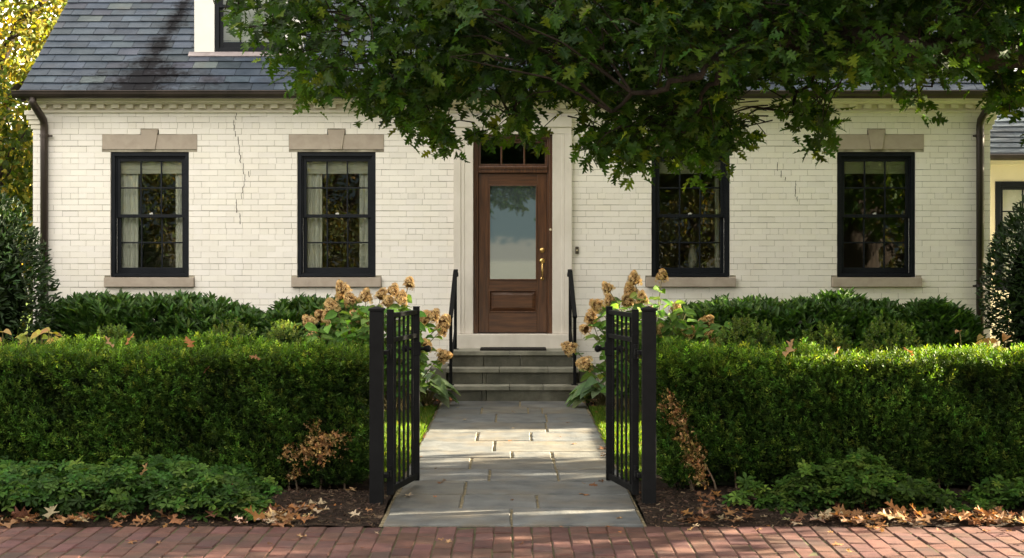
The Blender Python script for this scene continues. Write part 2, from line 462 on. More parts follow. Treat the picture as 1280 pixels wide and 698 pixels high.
# roof slates, course by course
g = Geo()
sl = np.array((0, RY - EY, RZ - EZ)); Ls = np.linalg.norm(sl); sl /= Ls
nr = np.array((0, -sl[2], sl[1]))
ROOFX0, ROOFX1 = -6.13, 6.12
exp_ = .187
DORM = [(-4.12, -2.73), (-.70, .70), (2.73, 4.12)]
for r in range(int(Ls / exp_)):
    a0, a1 = r * exp_ - .01, (r + 1) * exp_ + .05
    x = ROOFX0 - (r % 2) * .15 - RNG.uniform(0, .05)
    while x < ROOFX1:
        w = RNG.uniform(.255, .325)
        u, v = max(x, ROOFX0), min(x + w - .006, ROOFX1)
        x += w
        if v - u < .03: continue
        th = .009; lift = .011 + RNG.uniform(0, .004); j0 = RNG.normal(0, .004); tl = RNG.normal(0, .002)
        e = lambda xx, a, h: (xx, EY + sl[1] * a + nr[1] * h, EZ + sl[2] * a + nr[2] * h)
        V = [e(u, a0 + j0, lift + .002), e(v, a0 + j0 + tl, lift + .002), e(v, a1, 0), e(u, a1, 0),
             e(u, a0 + j0, lift + th), e(v, a0 + j0 + tl, lift + th), e(v, a1, .002), e(u, a1, .002)]
        s = RNG.uniform(.72, 1.28)
        col = np.array((s, s * RNG.uniform(.97, 1.03), s * RNG.uniform(.94, 1.08)))
        if RNG.random() < .035: col = np.array((1.9, 1.75, 1.35)) * RNG.uniform(.9, 1.1)
        elif RNG.random() < .10: col *= (1.12, .96, .98)
        g.add(V, [(4, 5, 6, 7), (0, 1, 5, 4), (1, 2, 6, 5), (3, 0, 4, 7), (0, 3, 2, 1)], 0, col)
g.quad((ROOFX0, EY, EZ - .012), (ROOFX1, EY, EZ - .012), (ROOFX1, RY, RZ - .012), (ROOFX0, RY, RZ - .012), 0, (.5, .5, .5))
g.quad((ROOFX0, RY, RZ), (ROOFX1, RY, RZ), (ROOFX1, 2 * RY - EY, EZ), (ROOFX0, 2 * RY - EY, EZ), 0)
for x0, x1 in ((ROOFX0, XL - .001), (XR + .001, ROOFX1)):      # rake boards
    g.add([(x, EY + .02 if i in (0, 3) else RY, z) for x in (x0 + .004, x1 - .004) for i, z in enumerate((EZ - .02, RZ - .02, RZ - .2, EZ - .13))],
          [(3, 2, 1, 0), (4, 5, 6, 7), (0, 1, 5, 4), (2, 3, 7, 6), (3, 0, 4, 7)], 1)
g.build('roof', [M['roof'], M['bronze']], house)

g = Geo()
ang = np.linspace(math.pi, 2 * math.pi, 9)
prof = [(18.36 + .062 * math.cos(a), 3.765 + .062 * math.sin(a) * 1.35) for a in ang]
inner = [(18.36 + .057 * math.cos(a), 3.765 + .057 * math.sin(a) * 1.35) for a in ang[::-1]]
g.prism_x(prof + inner, -6.2, 6.19)
g.prism_x([(y, z) for y, z in prof], -6.204, -6.198); g.prism_x([(y, z) for y, z in prof], 6.188, 6.194)
g.tube([(-6.2, 18.296, 3.768), (6.19, 18.296, 3.768)], .009, 6)
for i in range(16):
    x = -5.9 + i * .78
    g.box(x, x + .022, 18.294, 18.43, 3.752, 3.764)
g.build('gutter', M['bronze'], house, smooth=False)
for x, xe in ((-5.90, -5.96), (5.885, 5.93)):
    g = Geo()
    r = .049
    g.tube([(xe, 18.37, 3.70), (xe, 18.37, 3.63), (xe * .6 + x * .4, 18.42, 3.57), (x, 18.60, 3.44), (x, 18.635, 3.37), (x, 18.635, 3.28), (x, 18.635, .05)], r, 14)
    o = g.build('downspout', M['bronze'], house, smooth=True)
    for z in (3.24, 1.35):
        b = Geo(); b.lathe([(r + .001, z - .02), (r + .007, z - .018), (r + .007, z + .018), (r + .001, z + .02)], x, 18.635, 14)
        b.box(x - .008, x + .10 if x < 0 else x - .09, 18.638, 18.652, z - .012, z + .012)
        b.build('bracket', M['bronze'], o)


def sash(parent, x0, x1, z0, z1, y, st, top, bot, name, mt=.019, nx=3, nz=2, th=.036, matl=None):
    matl = matl or M['frame']
    g = Geo()
    g.box(x0, x0 + st, y, y + th, z0, z1); g.box(x1 - st, x1, y, y + th, z0, z1)
    g.box(x0 + st, x1 - st, y + .0005, y + th - .0005, z0, z0 + bot); g.box(x0 + st, x1 - st, y + .0005, y + th - .0005, z1 - top, z1)
    a0, a1, b0, b1 = x0 + st, x1 - st, z0 + bot, z1 - top
    for i in range(1, nx):
        x = a0 + (a1 - a0) * i / nx
        g.box(x - mt / 2, x + mt / 2, y + .007, y + th - .007, b0, b1)
    for i in range(1, nz):
        z = b0 + (b1 - b0) * i / nz
        g.box(a0, a1, y + .0075, y + th - .0075, z - mt / 2, z + mt / 2)
    g.build(name, matl, parent, bevel=.003)
    q = Geo(); yy = y + th / 2
    for i in range(nx):
        for k in range(nz):
            xa, xb = a0 + (a1 - a0) * i / nx, a0 + (a1 - a0) * (i + 1) / nx
            za, zb = b0 + (b1 - b0) * k / nz, b0 + (b1 - b0) * (k + 1) / nz
            t = RNG.normal(0, .0012, 4)           # old panes never sit quite true
            q.quad((xa, yy + t[0], za), (xb, yy + t[1], za), (xb, yy + t[2], zb), (xa, yy + t[3], zb))
    q.build('pane', M['glass'], parent)


def frame_bars(g, x0, x1, z0, z1, y0, y1, w, wt=None, wb=None):
    wt, wb = wt or w, wb or w
    g.box(x0, x0 + w, y0, y1, z0, z1); g.box(x1 - w, x1, y0, y1, z0, z1)
    g.box(x0 + w, x1 - w, y0 + .0004, y1 - .0004, z1 - wt, z1); g.box(x0 + w, x1 - w, y0 + .0004, y1 - .0004, z0, z0 + wb)


for i, c in enumerate(WX):
    x0, x1 = c - WW, c + WW
    g = Geo()
    frame_bars(g, x0 + .002, x1 - .002, WB, WT - .002, Y0 + .022, Y0 + .15, .048, .05, .036)
    frame_bars(g, x0 + .05, x1 - .05, WB + .036, WT - .052, Y0 + .05, Y0 + .15, .017, .02, .004)
    win = g.build('window', M['frame'], house, bevel=.005)
    sash(win, x0 + .067, x1 - .067, WM - .021, WT - .072, Y0 + .068, .040, .046, .042, 'upper_sash')
    sash(win, x0 + .067, x1 - .067, WB + .04, WM + .021, Y0 + .106, .040, .042, .074, 'lower_sash')
    s = -1 if i < 2 else 1
    g = Geo(); xx = c + s * (WW - .064)
    g.box(xx - .0045, xx + .0045, Y0 + .062, Y0 + .0675, WB + .05, WM - .03); g.build('jamb_liner', M['white'], win)
    g = Geo(); g.box(c - .022, c + .022, Y0 + .085, Y0 + .104, WM + .0215, WM + .034); g.box(c - .008, c + .016, Y0 + .078, Y0 + .09, WM + .034, WM + .042)
    g.build('sash_lock', M['white'], win, bevel=.002)
    g = Geo(); g.box(c - .565, c + .565, Y0 - .055, Y0 + .06, 1.338, 1.4565)
    g.build('sill', M['lintel'], win, bevel=.006)
    g = Geo()
    for a, b in ((-.599, -.0755), (.0755, .599)):
        sgn = 1 if a > 0 else -1
        xa = [a, b] if a < 0 else [b, a]           # outer, inner
        p = [(c + xa[0], 3.0735), (c + xa[1], 3.0735), (c + xa[1] + sgn * .022, 3.257), (c + xa[0], 3.257)]
        g.prism(p if a < 0 else p[::-1], Y0 - .009, Y0 + .09)
    g.build('lintel', M['lintel'], win, bevel=.003)
    g = Geo(); g.prism([(c - .0725, 3.0735), (c + .0725, 3.0735), (c + .110, 3.322), (c - .110, 3.322)], Y0 - .024, Y0 + .09)
    g.build('keystone', M['lintel'], win, bevel=.004)

# dark rooms behind the windows
g = Geo()
def inbox(x0, x1, y0, y1, z0, z1):
    V = [(x, y, z) for z in (z0, z1) for y in (y0, y1) for x in (x0, x1)]
    g.add(V, [(0, 1, 3, 2), (4, 6, 7, 5), (2, 3, 7, 6), (0, 2, 6, 4), (1, 5, 7, 3)])
for a, b in ((-5.95, -1.3), (-1.2, 1.2), (1.3, 5.95)):
    inbox(a, b, Y0 + .21, 22.6, .55, 3.2)
g.build('room_wall', M['interior'], house)

# door surround, frame, leaf
g = Geo()
for s in (-1, 1):
    a, b = sorted((s * .500, s * .742))
    g.box(a, b, Y0 - .055, Y0 + .17, .572 + .175, 3.262)
    a, b = sorted((s * .655, s * .7445)); g.box(a, b, Y0 - .075, Y0 - .0545, .748, 3.262)
    a, b = sorted((s * .61, s * .654)); g.box(a, b, Y0 - .064, Y0 - .0545, .748, 3.262)
g.box(-.742, .742, Y0 - .055, Y0 + .17, 3.264, 3.49)
g.box(-.7445, .7445, Y0 - .075, Y0 - .0545, 3.35, 3.488)
surround = g.build('door_surround', M['limestone'], house, bevel=.006)
g = Geo(); g.box(-.745, .745, Y0 - .14, Y0 + .3, .56, .7445); g.build('door_sill', M['limestone'], house, bevel=.008)
g = Geo()
DZ0, DZ1 = .7452, 2.775
yf = Y0 + .055
for s in (-1, 1):
    a, b = sorted((s * .438, s * .4995)); g.box(a, b, yf, yf + .12, DZ0, 3.262)
    a, b = sorted((s * .462, s * .4995)); g.box(a, b, yf - .02, yf - .0005, DZ0, 3.262)
g.box(-.4375, .4375, yf + .0005, yf + .12, 3.19, 3.2615)
g.box(-.4615, .4615, yf - .019, yf - .0006, 3.215, 3.261)
g.box(-.4375, .4375, yf - .012, yf + .12, DZ1 + .006, 2.865)           # transom bar
g.box(-.4375, .4375, yf - .03, yf - .0125, 2.83, 2.862)
frame = g.build('door_frame', M['wood'], house, bevel=.005)
q = Geo(); q.quad((-.437, yf + .06, 2.865), (.437, yf + .06, 2.865), (.437, yf + .0585, 3.19), (-.437, yf + .0585, 3.19)); q.build('transom_pane', M['glass'], frame)
g = Geo()
frame_bars(g, -.437, .437, 2.8655, 3.1895, yf + .045, yf + .075, .03)
for x in (-.145, .145): g.box(x - .011, x + .011, yf + .046, yf + .074, 2.895, 3.16)
g.build('transom_sash', M['wood'], frame, bevel=.003)
g = Geo(); g.lathe([(.016, 0), (.016, .012), (.010, .018), (0.001, .02)], 0, 0, 14)
V = np.concatenate(g.V); g.V = [np.stack([V[:, 0] + .477, yf - .0205 - V[:, 2], V[:, 1] + 2.06], 1)]
g.build('door_bell_push', M['pearl'], frame)

yl = Y0 + .085                                                          # leaf
g = Geo()
L0, L1 = -.4345, .4345
gx0, gx1, gz0, gz1 = -.305, .308, 1.42, 2.632
pz0, pz1 = 1.01, 1.295
g.box(L0, gx0, yl, yl + .045, DZ0 + .012, DZ1); g.box(gx1, L1, yl, yl + .045, DZ0 + .012, DZ1)
for a, b in ((DZ0 + .012, pz0), (pz1, gz0), (gz1, DZ1)):
    g.box(gx0, gx1, yl + .0006, yl + .0445, a, b, 1)
door = g.build('door', [M['wood'], M['woodh']], house, bevel=.004)
g = Geo(); frame_bars(g, gx0 + .0005, gx1 - .0005, gz0 + .0005, gz1 - .0005, yl - .008, yl + .03, .016)
frame_bars(g, gx0 + .0005, gx1 - .0005, pz0 + .0005, pz1 - .0005, yl - .006, yl + .03, .016)
g.build('door_moulding', M['wood'], door, bevel=.004)
g = Geo()
a0, a1, b0, b1 = gx0 + .017, gx1 - .017, pz0 + .017, pz1 - .017
e = .045
V = [(a0, yl + .022, b0), (a1, yl + .022, b0), (a1, yl + .022, b1), (a0, yl + .022, b1), (a0 + e, yl + .006, b0 + e), (a1 - e, yl + .006, b0 + e), (a1 - e, yl + .006, b1 - e), (a0 + e, yl + .006, b1 - e)]
g.add(V, [(4, 5, 6, 7), (0, 1, 5, 4), (1, 2, 6, 5), (2, 3, 7, 6), (3, 0, 4, 7)]); g.build('door_panel', M['woodh'], door)
g = Geo(); g.quad((gx0 + .012, yl + .02, gz0 + .012), (gx1 - .012, yl + .02, gz0 + .012), (gx1 - .012, yl + .02, gz1 - .012), (gx0 + .012, yl + .02, gz1 - .012))
g.build('door_glass', M['doorglass'], door)


def face_disc(g, x, z, y, prof, n=18):
    """turned brass rose standing out of the door face"""
    k = Geo(); k.lathe(prof, 0, 0, n); V = np.concatenate(k.V)
    g.add(np.stack([V[:, 0] + x, y - V[:, 2], V[:, 1] + z], 1), [tuple(f) for f in np.split(np.concatenate(k.L), np.cumsum(np.concatenate(k.S))[:-1])])


hx = .374
g = Geo(); face_disc(g, hx, 1.80, yl, [(.034, 0), (.034, .006), (.026, .014), (.012, .016), (.012, .022), (.001, .023)]); g.build('deadbolt', M['brass'], door, smooth=True)
g = Geo(); face_disc(g, hx, 1.665, yl, [(.036, 0), (.036, .006), (.028, .013), (.014, .016), (.001, .018)]); face_disc(g, hx, 1.44, yl, [(.024, 0), (.024, .006), (.016, .013), (.001, .015)])
g.tube([(hx, yl - .012, 1.65), (hx, yl - .045, 1.635), (hx, yl - .062, 1.60), (hx, yl - .066, 1.55), (hx, yl - .062, 1.50), (hx, yl - .045, 1.455), (hx, yl - .012, 1.442)], [.009, .009, .010, .012, .010, .009, .009], 10)
g.build('door_handle', M['brass'], door, smooth=True)
g = Geo(); g.box(-.437, .437, Y0 + .04, Y0 + .12, .7455, .7565); g.build('threshold', M['bronze'], door, bevel=.003)
bx = .81
g = Geo(); g.box(bx - .022, bx + .022, Y0 - .022, Y0 - .003, 1.755, 1.845); bell = g.build('doorbell', M['plastic'], house, bevel=.005)
g = Geo(); face_disc(g, bx, 1.80, Y0 - .022, [(.011, 0), (.011, .004), (.001, .006)], 12); g.build('doorbell_button', M['pearl'], bell)

# dormers
for cx in (-3.425, 0, 3.425):
    yd = 19.14; zb = EZ + (yd - EY) * sl[2] / sl[1] + .05; zt = zb + 1.45
    x0, x1 = cx - .695, cx + .695
    g = Geo()
    g.box(x0, x0 + .26, yd, yd + .1, zb, zt); g.box(x1 - .26, x1, yd, yd + .1, zb, zt); g.box(x0 + .26, x1 - .26, yd + .001, yd + .1, zt - .16, zt)
    for xa, xb in ((x0 + .002, x0 + .03), (x1 - .03, x1 - .002)):        # cheeks run back into the roof
        g.prism_x([(yd + .1, zb - .03), (yd + .1, zt), (RY - .5, zt)], xa, xb)
    g.prism([(x0, zt), (x1, zt), (cx, zt + .62)], yd, yd + .04)
    dm = g.build('dormer', M['white'], house, bevel=.004)
    w = Geo(); wx0, wx1 = x0 + .262, x1 - .262
    frame_bars(w, wx0, wx1, zb + .004, zt - .161, yd + .02, yd + .1, .055); w.build('window_frame', M['frame'], dm, bevel=.004)
    sash(dm, wx0 + .055, wx1 - .055, zb + .06, zb + .62, yd + .06, .045, .04, .075, 'lower_sash', nx=3, nz=2)
    sash(dm, wx0 + .055, wx1 - .055, zb + .58, zt - .217, yd + .025, .045, .045, .04, 'upper_sash', nx=3, nz=2)
    g = Geo(); g.quad((wx0, yd + .3, zb), (wx1, yd + .3, zb), (wx1, yd + .3, zt), (wx0, yd + .3, zt)); g.build('window_blind', M['linen'], dm)
    g = Geo(); g.add([(x0 - .07, yd - .05, zb - .055), (x1 + .07, yd - .05, zb - .055), (x1 + .07, yd + .012, zb + .006), (x0 - .07, yd + .012, zb + .006)], [(0, 1, 2, 3)])
    g.add([(x0 - .07, yd - .05, zb - .06), (x1 + .07, yd - .05, zb - .06), (x1 + .07, yd - .05, zb - .05), (x0 - .07, yd - .05, zb - .05)], [(0, 1, 2, 3)])
    g.build('flashing', M['flash'], dm)
    g = Geo()
    for s in (-1, 1):
        g.add([(cx + s * .82, yd - .12, zt - .12), (cx, yd - .12, zt + .65), (cx, RY, zt + .65), (cx + s * .82, RY - .4, zt - .12)], [(0, 1, 2, 3) if s > 0 else (3, 2, 1, 0)])
    g.build('dormer_roof', M['slate'], dm)

# the lower wing set back on the right
YW = 20.5
g = Geo()
ox0, ox1, oz0, oz1 = 6.68, 7.75, 1.25, 2.76
for x0, x1, z0, z1 in ((XR, ox0, 0, 3.1), (ox1, 9.4, 0, 3.1), (ox0, ox1, 0, oz0), (ox0, ox1, oz1, 3.1)):
    g.quad((x0, YW, z0), (x1, YW, z0), (x1, YW, z1), (x0, YW, z1))
g.quad((9.4, YW, 0), (9.4, 23.2, 0), (9.4, 23.2, 3.2), (9.4, YW, 3.1))
g.quad((XR, 23.2, 0), (9.4, 23.2, 0), (9.4, 23.2, 3.2), (XR, 23.2, 3.2))
g.box(XR, 9.4, YW - .05, YW - .003, 2.99, 3.1)
g.build('wing_wall', M['wing'], house)
g = Geo(); we = np.array((0, 20.2, 3.12)); wr = np.array((0, 21.8, 3.9)); wl = np.linalg.norm(wr - we); wd = (wr - we) / wl; wn = np.array((0, -wd[2], wd[1]))
for r in range(9):
    x = XR + .01 - (r % 2) * .14
    while x < 9.5:
        w = RNG.uniform(.26, .33); u, v = max(x, XR + .005), min(x + w - .006, 9.5); x += w
        if v - u < .03: continue
        P = lambda xx, a, h: tuple(np.array((xx, 0, 0)) + we + wd * a + wn * h)
        s = RNG.uniform(.8, 1.3)
        g.add([P(u, r * .2, .02), P(v, r * .2, .02), P(v, r * .2 + .23, .002), P(u, r * .2 + .23, .002), P(u, r * .2, .009), P(v, r * .2, .009)], [(0, 1, 2, 3), (4, 5, 1, 0)], 0, (s, s, s))
g.quad((XR, 20.2, 3.11), (9.5, 20.2, 3.11), (9.5, 21.8, 3.89), (XR, 21.8, 3.89)); g.quad((XR, 21.8, 3.9), (9.5, 21.8, 3.9), (9.5, 23.4, 3.12), (XR, 23.4, 3.12))
g.build('wing_roof', M['slate'], house)
g = Geo(); g.box(XR + .01, 9.5, 20.08, 20.2, 3.03, 3.115); g.build('wing_gutter', M['bronze'], house, bevel=.02)
g = Geo(); frame_bars(g, ox0, ox1, oz0, oz1, YW - .02, YW + .1, .07); win = g.build('wing_window', M['frame'], house, bevel=.005)
sash(win, ox0 + .07, ox1 - .07, 2.0, oz1 - .07, YW + .02, .045, .045, .045, 'upper_sash')
sash(win, ox0 + .07, ox1 - .07, oz0 + .07, 2.04, YW + .058, .045, .045, .075, 'lower_sash')
g = Geo(); g.quad((ox0 + .05, YW + .25, oz0), (ox1 - .05, YW + .25, oz0), (ox1 - .05, YW + .25, oz1), (ox0 + .05, YW + .25, oz1)); g.build('window_blind', M['linen'], win)
g = Geo(); g.box(ox0 - .3, ox1 + .3, YW + .8, YW + .82, .8, 3.05); g.build('wing_room_wall', M['interior'], house)

# ------------------------------------------------------------------ hangings and the ornament in the windows
def curtain(x0, x1, label, grp='curtains in the front windows'):
    n = max(10, int((x1 - x0) / .009)); g = Geo()
    xs = np.linspace(x0, x1, n)
    yy = Y0 + .235 + .020 * np.sin((xs - x0) * 2 * math.pi / .062) + RNG.normal(0, .002, n)
    V = [(x, y, z) for z in (WB + .02, WT - .03) for x, y in zip(xs, yy)]
    g.add(V, [(k, k + 1, n + k + 1, n + k) for k in range(n - 1)])
    tag(g.build('curtain', M['linen'], smooth=True), label, 'curtain', grp)


curtain(WX[0] - .43, WX[0] - .20, 'pleated cream curtain at the left side of the window beside the left downspout')
curtain(WX[0] + .275, WX[0] + .43, 'narrow cream curtain at the right side of the window beside the left downspout')
curtain(WX[1] - .43, WX[1] - .21, 'pleated cream curtain at the left side of the window behind the left hydrangea')
curtain(WX[1] + .265, WX[1] + .43, 'narrow cream curtain at the right side of the window behind the left hydrangea')
curtain(WX[2] + .335, WX[2] + .385, 'thin sliver of pale curtain at the right of the window holding the vase')
for c, lab in zip(WX, ('pale woven shade pulled up in the window beside the left downspout', 'pale woven shade with glints at the top of the window left of the door',
                       'pale woven shade behind oak leaves in the window right of the door', 'dim greenish woven shade in the window beside the right downspout')):
    g = Geo()
    for k in range(3):
        g.box(c - .42, c + .42, Y0 + .175 - .006 * k, Y0 + .19 - .006 * k, 2.775 + .055 * k, 2.84 + .055 * k)
    g.box(c - .42, c + .42, Y0 + .17, Y0 + .195, 2.94, 3.03)
    tag(g.build('roman_shade', M['shade'], bevel=.004), lab, 'window shade', 'raised shades in the front windows')
vx, vy = WX[2] + .055, Y0 + .25
g = Geo(); g.box(vx - .16, vx + .16, vy - .09, vy + .09, .56, 1.545); tag(g.build('window_stand', M['wood'], bevel=.01), 'dark wooden stand inside the window carrying the mottled vase', 'stand')
vz = 1.546
v = thing('vase', 'mottled pale vase with thin dark stems standing inside the window right of the door', 'vase', (vx, vy, vz))
g = Geo(); g.lathe([(.040, vz), (.050, vz + .03), (.058, vz + .12), (.054, vz + .20), (.040, vz + .26), (.026, vz + .30), (.030, vz + .325), (.022, vz + .322)], vx, vy, 22); g.build('vase_body', M['vase'], v, smooth=True)
for k in range(5):
    g = Geo(); a = k * 1.3; h = RNG.uniform(.10, .2)
    g.tube([(vx + .01 * math.cos(a), vy, vz + .30), (vx + .022 * math.cos(a), vy, vz + .32 + h * .5), (vx + .05 * math.cos(a), vy + .01 * math.sin(a), vz + .32 + h)], [.004, .004, .007], 5); g.build('stem', M['twig'], v)
# ================================================================== STEPS, RAILS, MAT
st = thing('entry_steps', 'weathered bluestone steps rising to the brown front door', 'steps', (0, 17.6, 0))
LV = [(17.50, .19), (17.75, .38), (18.00, .57)]
EW = [.87, .80, .765]
for k, (y, z) in enumerate(LV):
    yb = Y0 - .06 if k == 2 else LV[k + 1][0] + .10
    g = Geo(); w = EW[k]
    x = -w
    joints = sorted(RNG.uniform(-w * .5, w * .6, 1 if k == 2 else 2)) + [w]
    for j in joints:
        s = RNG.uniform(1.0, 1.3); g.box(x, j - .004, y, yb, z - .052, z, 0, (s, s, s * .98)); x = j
    g.build('tread', M['stepstone'], st, bevel=.006)
    g = Geo(); x = -(w - .03); zb = 0 if k == 0 else LV[k - 1][1] + .001
    joints = sorted(RNG.uniform(-w * .6, w * .6, 2)) + [w - .03]
    for j in joints:
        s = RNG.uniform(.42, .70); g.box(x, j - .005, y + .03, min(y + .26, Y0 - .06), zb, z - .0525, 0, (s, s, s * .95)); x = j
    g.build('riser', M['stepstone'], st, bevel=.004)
for s in (-1, 1):
    g = Geo(); a, b = sorted((s * .80, s * 1.0)); g.box(a, b, 17.86, Y0 - .05, 0, .375, 0, (.7, .7, .66))
    g.build('side_block', M['stepstone'], st, bevel=.01)
for s in (-1, 1):
    side = 'left' if s < 0 else 'right'
    r = thing('handrail', f'black iron handrail at the {side} side of the stone steps, beside the ' + ('hydrangea with the taller gate-side blooms' if 0 else f'{side} hydrangea'), 'handrail', (s * .73, 17.9, .19), 'iron handrails at the front steps')
    xb, xf, yb, yf_ = s * .712, s * .738, 18.36, 17.62
    g = Geo(); g.box(xb - .019, xb + .019, yb - .019, yb + .019, .571, 1.50); g.box(xb - .04, xb + .04, yb - .04, yb + .04, .571, .580); g.build('post', M['black'], r, bevel=.003)
    g = Geo(); g.box(xf - .019, xf + .019, yf_ - .019, yf_ + .019, .191, 1.02); g.box(xf - .04, xf + .04, yf_ - .04, yf_ + .04, .191, .200); g.build('post', M['black'], r, bevel=.003)
    g = Geo()
    pts = [(xf, yf_ - .05, 1.00), (xb, yb - .02, 1.535), (xb - s * .004, yb + .07, 1.548)]
    for a, b in zip(pts[:-1], pts[1:]): g.bar(a, b, .052, .03)
    g.tube([(xb - s * .004, yb + .065, 1.545), (xb - s * .012, yb + .10, 1.535), (xb - s * .02, yb + .11, 1.50), (xb - s * .02, yb + .09, 1.475)], .016, 8)
    g.build('rail', M['black'], r, bevel=.004)
    g = Geo(); g.bar((xf, yf_, .42), (xb, yb, .86), .022, .022); g.build('lower_rail', M['black'], r, bevel=.003)
g = Geo(); 
g.box(-.40, .41, 18.08, 18.46, .571, .592)
n = 90
for k in range(n):
    x = -.40 + .81 * k / (n - 1)
    g.bar((x, 18.085, .583), (x + RNG.normal(0, .004), 18.062 + RNG.normal(0, .005), .575), .006, .004)
tag(g.build('doormat', M['mat'], bevel=.003), 'thin dark doormat lying on the top step before the door', 'doormat')

# ================================================================== PATH, PAVEMENT, GROUND
PX0, PX1 = -.845, .845
ROWS = [(9.43, 10.06, [640]), (10.06, 10.65, [577, 672]), (10.65, 11.28, [582]), (11.28, 11.91, [612, 697]), (11.91, 12.58, [588, 693]), (12.58, 12.98, [640, 690]),
        (12.98, 13.73, [618]), (13.73, 14.42, [597, 664]), (14.42, 15.27, [683]), (15.27, 16.08, [620, 683]), (16.08, 16.80, [602, 660, 678]), (16.80, 17.52, [650])]
g = Geo()
tint = [(1, 1.0, 1.0), (.90, .92, .95), (1.05, 1.03, .98), (.95, .98, 1.03), (1.07, 1.02, .93), (.86, .88, .90)]
for y0, y1, js in ROWS:
    ym = (y0 + y1) / 2
    cuts = [PX0 + RNG.normal(0, .008)] + [(j - 641) * ym / F_PX for j in js] + [PX1 + RNG.normal(0, .008)]
    for a, b in zip(cuts[:-1], cuts[1:]):
        gp = .0095; jt = lambda: RNG.normal(0, .0025)
        q = [(a + gp + jt(), y0 + gp + jt()), (b - gp + jt(), y0 + gp + jt()), (b - gp + jt(), y1 - gp + jt()), (a + gp + jt(), y1 - gp + jt())]
        # chipped, hand-cut outline
        P = []
        for (p, r) in zip(q, q[1:] + q[:1]):
            n = 6
            for i in range(n):
                f = i / n; wv = 0 if i == 0 else RNG.normal(0, .0022)
                P.append((p[0] + (r[0] - p[0]) * f + (wv if abs(r[1] - p[1]) > abs(r[0] - p[0]) else 0), p[1] + (r[1] - p[1]) * f + (wv if abs(r[0] - p[0]) > abs(r[1] - p[1]) else 0)))
        cx, cy = np.mean([p[0] for p in P]), np.mean([p[1] for p in P])
        zt = .014 + RNG.normal(0, .0018); tx, ty = RNG.normal(0, .002, 2)
        hgt = lambda x, y: zt + tx * (x - cx) + ty * (y - cy)
        m = len(P); ins = .007
        I = [(x + np.sign(cx - x) * ins * min(1, abs(cx - x) / .02), y + np.sign(cy - y) * ins * min(1, abs(cy - y) / .02)) for x, y in P]
        V = [(x, y, -.03) for x, y in P] + [(x, y, hgt(x, y) - .006) for x, y in P] + [(x, y, hgt(x, y)) for x, y in I]
        Fc = [(i, (i + 1) % m, m + (i + 1) % m, m + i) for i in range(m)] + [(m + i, m + (i + 1) % m, 2 * m + (i + 1) % m, 2 * m + i) for i in range(m)] + [tuple(range(2 * m, 3 * m))]
        s = RNG.uniform(.86, 1.12); t = tint[RNG.integers(len(tint))]
        g.add(V, Fc, 0, (s * t[0], s * t[1], s * t[2]))
g.quad((PX0 - .01, 9.43, .003), (PX1 + .01, 9.43, .003), (PX1 + .01, 17.52, .003), (PX0 - .01, 17.52, .003), 1)
struct(g.build('path', [M['bluestone'], M['sandjoint']]))

g = Geo()
BW, BL, gap = .118, .232, .006
ye = 9.415
for i in range(-58, 59):
    for r in range(-1, 13):
        if r == -1: y1, y0 = ye, ye - .205
        else:
            off = (.5 if i % 2 else 0) * BL
            y1 = ye - .211 - r * BL + off; y0 = y1 - BL + gap
            if r == 0 and i % 2: y1 = ye - .211; y0 = y1 - BL * .5 + gap
            if r == 1 and i % 2: pass
            if y1 > ye - .21: y1 = ye - .211
            if y1 - y0 < .03: continue
        x0, x1 = i * BW + gap / 2, (i + 1) * BW - gap / 2
        jj = RNG.normal(0, .0022, 4); zt = .006 + RNG.normal(0, .0022); tl = RNG.normal(0, .0018, 2); b = .007
        if y0 < 7.2: continue
        V = [(x0 + jj[0], y0 + jj[1], -.03), (x1 + jj[2], y0 + jj[1], -.03), (x1 + jj[2], y1 + jj[3], -.03), (x0 + jj[0], y1 + jj[3], -.03)]
        V += [(x, y, zt - .006) for x, y, _ in V]
        V += [(V[0][0] + b, V[0][1] + b, zt + tl[0]), (V[1][0] - b, V[1][1] + b, zt + tl[1]), (V[2][0] - b, V[2][1] - b, zt - tl[0]), (V[3][0] + b, V[3][1] - b, zt - tl[1])]
        s = RNG.uniform(.72, 1.25)
        col = (s, s * RNG.uniform(.90, 1.08), s * RNG.uniform(.88, 1.12))
        g.add(V, [(0, 1, 5, 4), (1, 2, 6, 5), (2, 3, 7, 6), (3, 0, 4, 7), (4, 5, 9, 8), (5, 6, 10, 9), (6, 7, 11, 10), (7, 4, 8, 11), (8, 9, 10, 11)], 0, col)
g.quad((-7, 7.2, -.001), (7, 7.2, -.001), (7, ye, -.001), (-7, ye, -.001), 1)
struct(g.build('brick_sidewalk', [M['brick'], M['moss']]))

g = Geo(); g.quad((-400, -500, -.16), (400, -500, -.16), (400, 900, -.16), (-400, 900, -.16)); struct(g.build('ground', M['field']))
g = Geo(); g.quad((-120, -14, -.13), (120, -14, -.13), (120, 5.6, -.13), (-120, 5.6, -.13)); struct(g.build('street', M['asphalt']))
g = Geo(); g.quad((-7, 5.75, -.006), (7, 5.75, -.006), (7, 7.2, -.006), (-7, 7.2, -.006)); g.box(-120, 120, 5.6, 5.75, -.2, -.004)
struct(g.build('kerb', M['bluestone']))


def snoise(p, seed=0, f=1.0):
    rg = np.random.default_rng(seed); v = np.zeros(len(p))
    for k in range(7):
        d = rg.normal(0, 1, p.shape[1]); d *= f * rg.uniform(.6, 1.8) / np.linalg.norm(d)
        v += np.sin(p @ d + rg.uniform(0, 6.3))
    return v / 3.0


